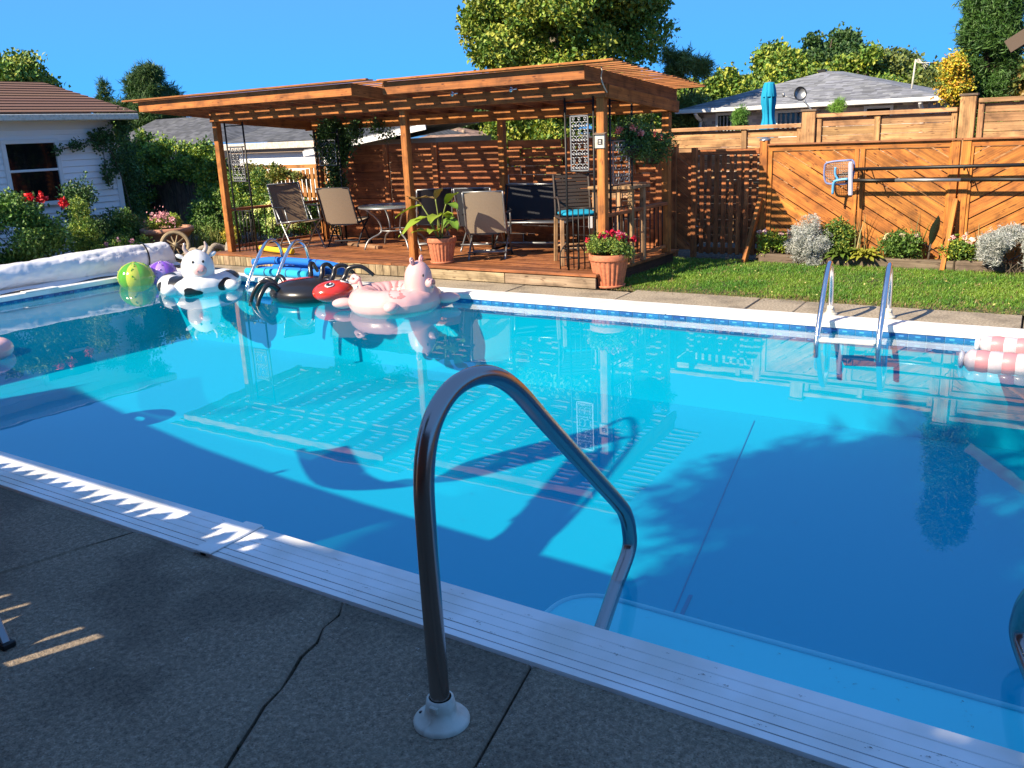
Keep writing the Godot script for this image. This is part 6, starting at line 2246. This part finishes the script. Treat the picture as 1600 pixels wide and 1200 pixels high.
func ribbed_pot(label: String, pos: Vector3, rt: float, h: float) -> Node3D:
	var t := thing("terracotta_pot", label, "flowerpot", pos)
	var s := mb()
	var prof := []
	for i in 15:
		var k := float(i) / 14
		prof.append(Vector2(lerpf(rt * 0.66, rt * 0.93, k), 0.02 + h * 0.8 * k))
	lathe(s, prof, 132, Vector3.ZERO, 22, rt * 0.055)
	part("body", s, M.terracotta, t)
	s = mb()
	lathe(s, [Vector2(rt * 0.93, h * 0.80), Vector2(rt * 0.99, h * 0.82), Vector2(rt, h * 0.84), Vector2(rt, h * 0.97), Vector2(rt * 0.98, h), Vector2(rt * 0.91, h), Vector2(rt * 0.89, h * 0.93), Vector2(0.0, h * 0.93)], 48)
	part("rim", s, M.terracotta, t)
	s = mb()
	lathe(s, [Vector2(0.0, 0.0), Vector2(rt * 0.74, 0.0), Vector2(rt * 0.78, 0.025), Vector2(rt * 0.7, 0.028), Vector2(0, 0.028)], 40)
	part("saucer", s, M.terracotta, t)
	s = mb()
	lathe(s, [Vector2(rt * 0.9, h * 0.935), Vector2(rt * 0.5, h * 0.955), Vector2(0, h * 0.96)], 24)
	part("soil", s, M.potting, t)
	return t


func build_deck_furniture():
	var D := 0.17
	sling_chair("high-backed brown folding recliner turned sideways at the left end of the deck", Vector3(-10.42, D, -9.78), 1.25, 0.36, 0.62, M.tan_sling, M.grey_metal, 0.42)
	sling_chair("taupe sling chair seen from behind in half sun beside the glass patio table", Vector3(-9.95, D, -10.35), PI + 0.35, 0.42, 0.60, M.taupe, M.dark_sling, 0.38)
	sling_chair("taupe folding chair seen from behind in the sunny middle of the deck", Vector3(-6.93, D, -9.85), PI + 0.45, 0.30, 0.56, M.taupe, M.grey_metal, 0.37)
	sling_chair("shaded dark sling chair half hidden behind the big-leaved pot plant", Vector3(-7.5, D, -10.5), PI + 0.3, 0.30, 0.55, M.dark_sling, M.grey_metal, 0.38)
	# glass patio table
	var t := thing("patio_table", "round glass patio table on curved grey legs in the deck's shade", "table", Vector3(-9.0, D, -10.35))
	var s := mb()
	lathe(s, [Vector2(0.0, 0.60), Vector2(0.50, 0.60), Vector2(0.505, 0.608), Vector2(0.0, 0.61)], 40)
	var gl := mat(Color(0.55, 0.62, 0.62, 0.35), 0.05)
	gl.transparency = BaseMaterial3D.TRANSPARENCY_ALPHA
	part("glass_top", s, gl, t)
	s = mb()
	tube(s, ring_pts(Vector3(0, 0.605, 0), Vector3.RIGHT, Vector3.BACK, 0.51, 0.51, 0, TAU, 36), 0.014, 8, false)
	part("rim", s, M.grey_metal, t)
	for k in 4:
		var a := TAU * k / 4 + 0.5
		var d := Vector3(cos(a), 0, sin(a))
		rods(t, "leg", [[d * 0.44 + Vector3.UP * 0.59, d * 0.26 + Vector3.UP * 0.42, d * 0.22 + Vector3.UP * 0.24, d * 0.42 + Vector3.UP * 0.14, d * 0.50]], 0.014, M.grey_metal)
	s = mb()
	tube(s, ring_pts(Vector3(0, 0.26, 0), Vector3.RIGHT, Vector3.BACK, 0.22, 0.22, 0, TAU, 24), 0.01, 8, false)
	part("brace_ring", s, M.grey_metal, t)
	# second small chair edge behind the table, pale legs
	t = sling_chair("grey sling chair in deep shade between patio table and middle post", Vector3(-8.35, D, -10.4), -2.2, 0.2, 0.5, M.dark_sling, M.grey_metal, 0.4)
	# dark glider loveseat
	t = thing("loveseat_glider", "wide dark loveseat glider in the striped shade by the screen", "loveseat", Vector3(-6.7, D, -10.62), 0.22)
	s = mb()
	surf(s, 6, 12, func(u, v): return Vector3((v - 0.5) * 1.02, 0.40 + 0.46 * u, -0.22 - 0.16 * u - 0.02 * sin(PI * v)))
	part("back_sling", s, M.dark_sling, t)
	s = mb()
	surf(s, 6, 12, func(u, v): return Vector3((v - 0.5) * 1.02, 0.39 - 0.03 * sin(PI * u), -0.22 + 0.46 * u))
	part("seat_sling", s, M.dark_sling, t)
	for x: float in [-0.54, 0.54]:
		rods(t, "side_frame", [[Vector3(x, 0.36, -0.2), Vector3(x, 0.62, -0.3), Vector3(x, 0.87, -0.38)], [Vector3(x, 0.36, -0.2), Vector3(x, 0.40, 0.26)]], 0.018, M.black_metal)
		s = mb()
		bar(s, Vector3(x, 0.60, -0.28), Vector3(x, 0.60, 0.24), 0.025, 0.06, 0.01)
		part("armrest", s, M.black_metal, t)
		rods(t, "leg", [[Vector3(x, 0.60, 0.2), Vector3(x, 0.02, 0.24)], [Vector3(x, 0.60, -0.26), Vector3(x, 0.02, -0.28)], [Vector3(x, 0.03, -0.32), Vector3(x, 0.03, 0.30)]], 0.018, M.black_metal)
	rods(t, "crossbar", [[Vector3(-0.54, 0.87, -0.38), Vector3(0.54, 0.87, -0.38)], [Vector3(-0.54, 0.12, 0.2), Vector3(0.54, 0.12, 0.2)], [Vector3(-0.54, 0.40, 0.25), Vector3(0.54, 0.40, 0.25)]], 0.016, M.grey_metal)
	# bar chair
	t = thing("bar_chair", "tall bar chair with dark slatted back and bright blue cushion", "bar chair", Vector3(-5.52, D, -9.72), 0.72)
	for x: float in [-0.22, 0.22]:
		for z: float in [-0.2, 0.2]:
			board(t, "leg", Vector3(x * 1.05, 0, z * 1.15), Vector3(x, 0.55, z), 0.045, 0.045, M.stool_wood, 0.004, Vector3.BACK)
		rods(t, "back_post", [[Vector3(x, 0.54, -0.2), Vector3(x, 0.8, -0.23), Vector3(x, 1.06, -0.30)]], 0.016, M.brown_slat)
		rods(t, "arm", [[Vector3(x, 0.78, -0.23), Vector3(x * 1.1, 0.79, 0.1), Vector3(x * 1.05, 0.58, 0.16)]], 0.014, M.brown_slat)
	s = mb()
	box(s, Transform3D(Basis(), Vector3(0, 0.56, 0)), Vector3(0.48, 0.03, 0.46), 0.008)
	part("seat", s, M.brown_slat, t)
	for k in 11:
		s = mb()
		box(s, Transform3D(Basis(Vector3.RIGHT, -0.2), Vector3(0, 0.60 + 0.043 * k, -0.205 - 0.0088 * k)), Vector3(0.43, 0.036, 0.014), 0.003)
		part("back_slat", s, M.brown_slat, t)
	rods(t, "footrest", [[Vector3(-0.22, 0.2, 0.21), Vector3(0.22, 0.2, 0.21)], [Vector3(-0.22, 0.2, -0.21), Vector3(0.22, 0.2, -0.21)]], 0.014, M.stool_wood)
	var c := thing("seat_cushion", "bright blue seat cushion on the tall bar chair", "cushion", Vector3(-5.52, D + 0.577, -9.72), 0.72)
	s = mb()
	surf(s, 24, 12, func(u, v):
		var a: float = TAU * u
		var th: float = PI * (v - 0.5)
		var e := func(x): return signf(x) * pow(absf(x), 0.45)
		return Vector3(e.call(cos(a)) * 0.22 * pow(cos(th), 0.4), 0.03 + 0.032 * sin(th), e.call(sin(a)) * 0.21 * pow(cos(th), 0.4)))
	part("pad", s, M.cushion, c)
	s = mb()
	box(s, Transform3D(Basis(Vector3.RIGHT, 0.05), Vector3(0.12, -0.07, 0.235)), Vector3(0.05, 0.14, 0.004))
	part("care_tag", s, M.white_trim, c)
	# small iron side stand in front of the bar chair
	t = thing("plant_stand", "arched black iron plant stand at the foot of the bar chair", "stand", Vector3(-5.32, D, -9.25))
	for x: float in [-0.12, 0.12]:
		rods(t, "leg", [[Vector3(x, 0, 0.08), Vector3(x, 0.2, 0.07), Vector3(x * 0.6, 0.29, 0.0), Vector3(x, 0.2, -0.07), Vector3(x, 0, -0.08)]], 0.008, M.black_metal)
	rods(t, "shelf_rim", [[Vector3(-0.12, 0.14, 0.075), Vector3(0.12, 0.14, 0.075)], [Vector3(-0.1, 0.24, 0.05), Vector3(0.1, 0.24, 0.05)]], 0.008, M.black_metal)
	# bar table of pale wood
	t = thing("bar_table", "pale wooden bar table behind the right front pergola post", "bar table", Vector3(-5.02, D, -10.0))
	for k in 4:
		board(t, "top_board", Vector3(-0.36, 0.90, -0.19 + k * 0.125), Vector3(0.24, 0.90, -0.19 + k * 0.125), 0.035, 0.118, M.stool_wood, 0.004)
	for x: float in [-0.30, 0.02, 0.18]:
		for z: float in [-0.16, 0.16]:
			board(t, "leg", Vector3(x, 0, z), Vector3(x, 0.88, z), 0.06, 0.06, M.stool_wood, 0.004, Vector3.BACK)
	board(t, "apron", Vector3(-0.30, 0.82, 0.16), Vector3(0.18, 0.82, 0.16), 0.09, 0.03, M.stool_wood)
	# terracotta pots
	ribbed_pot("ribbed terracotta pot on the deck edge by the middle pergola post", Vector3(-7.22, D, -9.18), 0.20, 0.33)
	var p := thing("big_leaf_plant", "lush plant with big lime leaves in the ribbed pot on the deck", "potted plant", Vector3(-7.22, D + 0.31, -9.18))
	var stems := [Vector3(-0.24, 0.42, 0.05), Vector3(-0.05, 0.5, 0.0), Vector3(0.13, 0.44, 0.02), Vector3(0.05, 0.3, 0.08), Vector3(-0.12, 0.28, 0.1), Vector3(0.18, 0.25, 0.05)]
	for e: Vector3 in stems:
		s = mb()
		tube(s, smooth([Vector3(e.x * 0.15, 0, e.z * 0.3), Vector3(e.x * 0.5, e.y * 0.6, e.z), e], 4), 0.009, 6)
		part("stem", s, mat(lin(0.16, 0.2, 0.04), 0.6), p)
	var lf := [[stems[0], Vector3(-1, -0.15, 0.5), 0.30, 0.13, 0], [stems[0], Vector3(-0.5, 0.55, 0.1), 0.26, 0.08, 2], [stems[1], Vector3(-0.9, 0.3, 0.3), 0.26, 0.09, 2], [stems[1], Vector3(0.5, 0.8, 0.2), 0.24, 0.1, 2], [stems[2], Vector3(0.7, 0.8, 0.2), 0.30, 0.14, 0], [stems[2], Vector3(0.9, 0.1, 0.4), 0.24, 0.13, 1],
		[stems[3], Vector3(0.3, 0.1, 1), 0.26, 0.15, 0], [stems[3], Vector3(0.9, 0.3, 0.2), 0.24, 0.13, 0], [stems[4], Vector3(-0.35, -0.2, 1), 0.32, 0.17, 0], [stems[4], Vector3(-0.9, -0.35, 0.5), 0.34, 0.15, 0], [stems[5], Vector3(0.8, -0.1, 0.5), 0.24, 0.12, 1], [stems[5], Vector3(0.2, 0.6, 0.6), 0.22, 0.12, 0], [Vector3(0.02, 0.1, 0.08), Vector3(0.2, 0.35, 1), 0.22, 0.14, 0], [Vector3(-0.08, 0.08, 0.06), Vector3(-0.7, 0.4, 0.7), 0.24, 0.13, 0], [Vector3(0.1, 0.1, 0), Vector3(0.9, 0.5, 0.1), 0.22, 0.12, 1], [Vector3(0, 0.12, -0.05), Vector3(0.1, 0.7, -0.6), 0.26, 0.14, 1]]
	for q in lf:
		big_leaf(p, q[0], q[1].normalized(), q[2] * 1.1, q[3] * 1.35, [Color(0.24, 0.33, 0.03), Color(0.12, 0.22, 0.025), Color(0.20, 0.13, 0.05)][q[4]] * rng.randf_range(0.85, 1.15), 0.32)
	ribbed_pot("big ribbed terracotta pot on the walk at the deck's right corner", Vector3(-4.79, 0.0, -9.17), 0.235, 0.38)
	p = thing("petunias", "red and pink petunias spilling from the big ribbed pot", "potted flowers", Vector3(-4.79, 0.36, -9.17))
	foliage(p, "foliage", L.oval, M.leaf, puffs(Vector3(0, 0.08, 0), Vector3(0.25, 0.13, 0.2), 26, 0.06, 51, -0.4), 1300, 0.03, [Color(0.09, 0.15, 0.02), Color(0.16, 0.2, 0.03), Color(0.05, 0.1, 0.02)], 201)
	var fs := []
	for i in 26:
		var a := rng.randf() * TAU
		var rr := sqrt(rng.randf())
		fs.append(Vector3(sin(a) * 0.29 * rr + 0.02, 0.12 + 0.12 * (1.0 - rr) + rng.randf() * 0.07, cos(a) * 0.22 * rr))
	for i in fs.size():
		flower_heads(p, [fs[i]], 0.055, [[Color(0.36, 0.006, 0.025), Color(0.28, 0.006, 0.02)], [Color(0.4, 0.03, 0.09), Color(0.42, 0.1, 0.17)], [Color(0.26, 0.006, 0.05), Color(0.32, 0.01, 0.05)]][i % 3], 300 + i)
	# hanging baskets in the shade of the right end
	for k in 2:
		var hb := thing("hanging_basket", ["hanging basket with salmon flowers nearer the right front post", "dark hanging basket near the right back post"][k], "hanging basket", Vector3(-4.84, [1.40, 1.30][k], [-9.86, -10.42][k]))
		s = mb()
		lathe(s, [Vector2(0.0, 0.0), Vector2(0.08, 0.01), Vector2(0.13, 0.08), Vector2(0.15, 0.16), Vector2(0.13, 0.16), Vector2(0.0, 0.14)], 20)
		part("bowl", s, M.brown_slat, hb)
		rods(hb, "hanger", [[Vector3(0.14, 0.16, 0), Vector3(0, 0.55, 0)], [Vector3(-0.14, 0.16, 0), Vector3(0, 0.55, 0)], [Vector3(0, 0.16, 0.14), Vector3(0, 0.55, 0)], [Vector3(0, 0.55, 0), Vector3(0, [0.6, 0.66][k], 0)]], 0.004, M.black_metal)
		var hp := thing("basket_plant", ["salmon-flowered plant trailing from the nearer hanging basket", "leafy plant with coral blooms in the farther hanging basket"][k], "potted flowers", hb.position + Vector3(0, 0.15, 0))
		foliage(hp, "foliage", L.oval, M.leaf, puffs(Vector3(0, 0.06, 0), Vector3(0.22, 0.16, 0.22), 16, 0.08, 52 + k, -0.9), 600, 0.04, [Color(0.04, 0.09, 0.02), Color(0.06, 0.11, 0.02)], 210 + k)
		flower_heads(hp, [Vector3(0.06, 0.2, 0.1), Vector3(-0.1, 0.17, 0.12), Vector3(0.12, 0.14, 0.05)], 0.07, [Color(0.6, 0.16, 0.12), Color(0.65, 0.25, 0.2)], 220 + k)
	# trellises and the scroll panel
	trellis("black metal trellis with scroll panel beside the left front pergola post", Vector3(-11.16, D, -9.2), -0.05, 0.42, 1.9, 1.05, 1.55, 0.62)
	trellis("tall black metal trellis with scroll panel left of the right front post", Vector3(-5.30, D, -9.12), 0.0, 0.36, 1.93, 1.13, 1.74, 0.72)
	trellis("black metal trellis with scroll panel in shade at the pergola's right end", Vector3(-4.83, D, -9.3), PI / 2, 0.55, 1.93, 0.95, 1.45, 0.7)
	trellis("narrow black trellis at the pergola's back left under the hanging vine", Vector3(-10.75, D, -10.6), 0.0, 0.5, 1.75, 1.2, 1.6, 0.75)
	# loose board on the deck
	var lb := board(self, "timber_offcut", Vector3(-10.0, 0.19, -10.35), Vector3(-9.1, 0.19, -10.1), 0.04, 0.09, M.stool_wood)
	tag(lb, "loose timber offcut lying on the deck in front of the patio table", "timber")


# ---------------------------------------------------------------- what stands behind and beside the camera and throws the shade
func build_behind_camera():
	var f := thing("picket_fence", "cedar picket fence beside the camera whose teeth shade the white coping", "fence", Vector3(-6.6, 0, -0.45))
	for i in 54:
		var x := -3.3 + i * 0.125
		if x > 3.25:
			break
		var s := mb()
		tint(s)
		var gap := 0.05 if i in [46, 48, 49, 51, 52, 42, 39] else 0.003
		box(s, Transform3D(Basis(), Vector3(x, 0.77, 0)), Vector3(0.125 - gap, 1.50, 0.02), 0.003)
		part("picket", s, M.picket_wood, f)
		s = mb()
		tint(s)
		var w := 0.125 - gap
		var p := [Vector3(x - w / 2, 1.521, 0.01), Vector3(x + w / 2, 1.521, 0.01), Vector3(x, 1.585, 0.01)]
		var q = p.map(func(v): return v - Vector3(0, 0, 0.02))
		tri(s, p[0], p[1], p[2])
		tri(s, q[1], q[0], q[2])
		for k in 3:
			quad(s, p[k], q[k], q[(k + 1) % 3], p[(k + 1) % 3])
		part("picket_tip", s, M.picket_wood, f)
	for y: float in [0.36, 1.22]:
		board(f, "rail", Vector3(-3.4, y, 0.03), Vector3(3.25, y, 0.03), 0.66 if y < 0.5 else 0.575, 0.03, M.picket_wood)
	for x: float in [-3.3, -1.1, 1.1, 3.2]:
		upright(f, x, 0, 1.45, 0.075, 0.09, 0.09, M.picket_wood)
	# unseen boards above the pickets, invented to shade the near band of pool floor
	var v := thing("added_shade_screen", "added unseen board screen above the picket fence that darkens the near pool floor", "screen", Vector3(-6.6, 0, -0.62))
	var ha := [1.50, 1.28, 1.08, 0.92, 0.80, 0.71, 0.66, 0.62]
	for k in 7:
		var xa := -5.6 + k * 1.2
		var s2 := mb()
		tint(s2)
		var q := [Vector3(xa, 1.49, 0.012), Vector3(xa + 1.198, 1.49, 0.012), Vector3(xa + 1.198, 1.49 + ha[k + 1], 0.012), Vector3(xa, 1.49 + ha[k], 0.012)]
		var back := Vector3(0, 0, -0.024)
		quad(s2, q[0], q[1], q[2], q[3])
		quad(s2, q[1] + back, q[0] + back, q[3] + back, q[2] + back)
		for e in 4:
			quad(s2, q[e], q[e] + back, q[(e + 1) % 4] + back, q[(e + 1) % 4])
		part("board", s2, M.picket_wood, v)
	for k in [0, 4, 7]:
		upright(v, -5.58 + k * 1.194, 0, 1.6 + ha[k], 0.03, 0.035, 0.035, M.black_metal)
	var h := thing("poolside_house", "brick house behind the camera that shades the near poolside", "house", Vector3(-0.5, 0, 1.6))
	var s := mb()
	abox(s, Vector3(-3.7, 0, 0), Vector3(4.6, 2.75, 3.0))
	part("wall", s, M.red_brick, h)
	s = mb()
	for e in [[-0.5, 2.8, 1.2, 3.6], [3.3, 2.8, 1.2, 3.6]]:
		bar(s, Vector3(0.45, e[1], e[0]), Vector3(0.45, e[3], e[2]), 8.9, 0.06, 0.01, Vector3.RIGHT)
	part("roof", s, M.roof_dark, h)
	var t := thing("poolside_tree", "leafy tree behind the camera casting dappled shade on the pool floor", "tree", Vector3(-5.2, 0, 5.6))
	s = mb()
	tube(s, [Vector3(0, -0.1, 0), Vector3(0.1, 3, 0), Vector3(0.2, 6, -0.4), Vector3(0.3, 8.5, -0.8)], [0.2, 0.16, 0.12, 0.04], 10)
	part("trunk", s, M.bark, t)
	var b := puffs(Vector3(0.75, 7.6, -0.9), Vector3(2.1, 1.9, 1.2), 60, 0.5, 61, -1.0)
	foliage(t, "crown", L.broad, M.leaf, b, 9000, 0.11, [Color(0.05, 0.1, 0.015), Color(0.07, 0.12, 0.02)], 301, 0.1)
	# water slide whose shadow lies on the pool floor; one foot of its ladder shows at the lower left
	var w := thing("pool_slide", "curved pool slide whose grey ladder foot shows at the lower left edge", "water slide", Vector3(-5.5, 0, -1.6))
	var path := smooth([Vector3(-0.1, 2.85, -0.5), Vector3(-0.3, 2.5, -0.15), Vector3(-0.42, 2.05, 0.05), Vector3(-0.5, 1.6, -0.05), Vector3(-0.75, 1.2, -0.45), Vector3(-1.35, 0.92, -1.3)], 6)
	s = mb()
	surf(s, path.size() - 1, 10, func(u, v):
		var i := int(round(u * (path.size() - 1)))
		var d: Vector3 = (path[mini(i + 1, path.size() - 1)] - path[maxi(i - 1, 0)]).normalized()
		var side := d.cross(Vector3.UP).normalized()
		var a: float = PI * (v - 0.5)
		return path[i] + side * sin(a) * 0.2 + Vector3.UP * (0.16 - cos(a) * 0.16))
	part("chute", s, mat(lin(0.3, 0.45, 0.6), 0.4), w)
	for z: float in [0.22, 0.6]:
		s = mb()
		bar(s, Vector3(2.26, 0.0, z), Vector3(0.0, 2.85, z - 0.35), 0.05, 0.03, 0.004)
		part("leg", s, M.grey_metal, w)
		s = mb()
		box(s, Transform3D(Basis(), Vector3(2.25, 0.012, z)), Vector3(0.08, 0.024, 0.05), 0.004)
		part("foot_cap", s, M.black_metal, w)
		s = mb()
		tube(s, smooth([Vector3(1.3, 1.2, z), Vector3(1.1, 1.75, z - 0.1), Vector3(0.2, 2.9, z - 0.35), Vector3(-0.15, 3.2, z - 0.5), Vector3(-0.3, 3.1, z - 0.9), Vector3(-0.2, 2.75, z - 1.0)], 6), 0.02, 8)
		part("handrail", s, M.steel, w)
	for k in 11:
		s = mb()
		var p: Vector3 = Vector3(2.26, 0, 0.41).lerp(Vector3(0.0, 2.85, 0.06), (k + 0.8) / 11.5)
		box(s, Transform3D(Basis(), p), Vector3(0.24, 0.03, 0.36), 0.004)
		part("step", s, M.white_trim, w)
	s = mb()
	bar(s, Vector3(1.6, 0.95, 0.3), Vector3(0.0, 2.85, 0.0), 0.3, 0.02)
	part("stringer", s, M.white_trim, w)
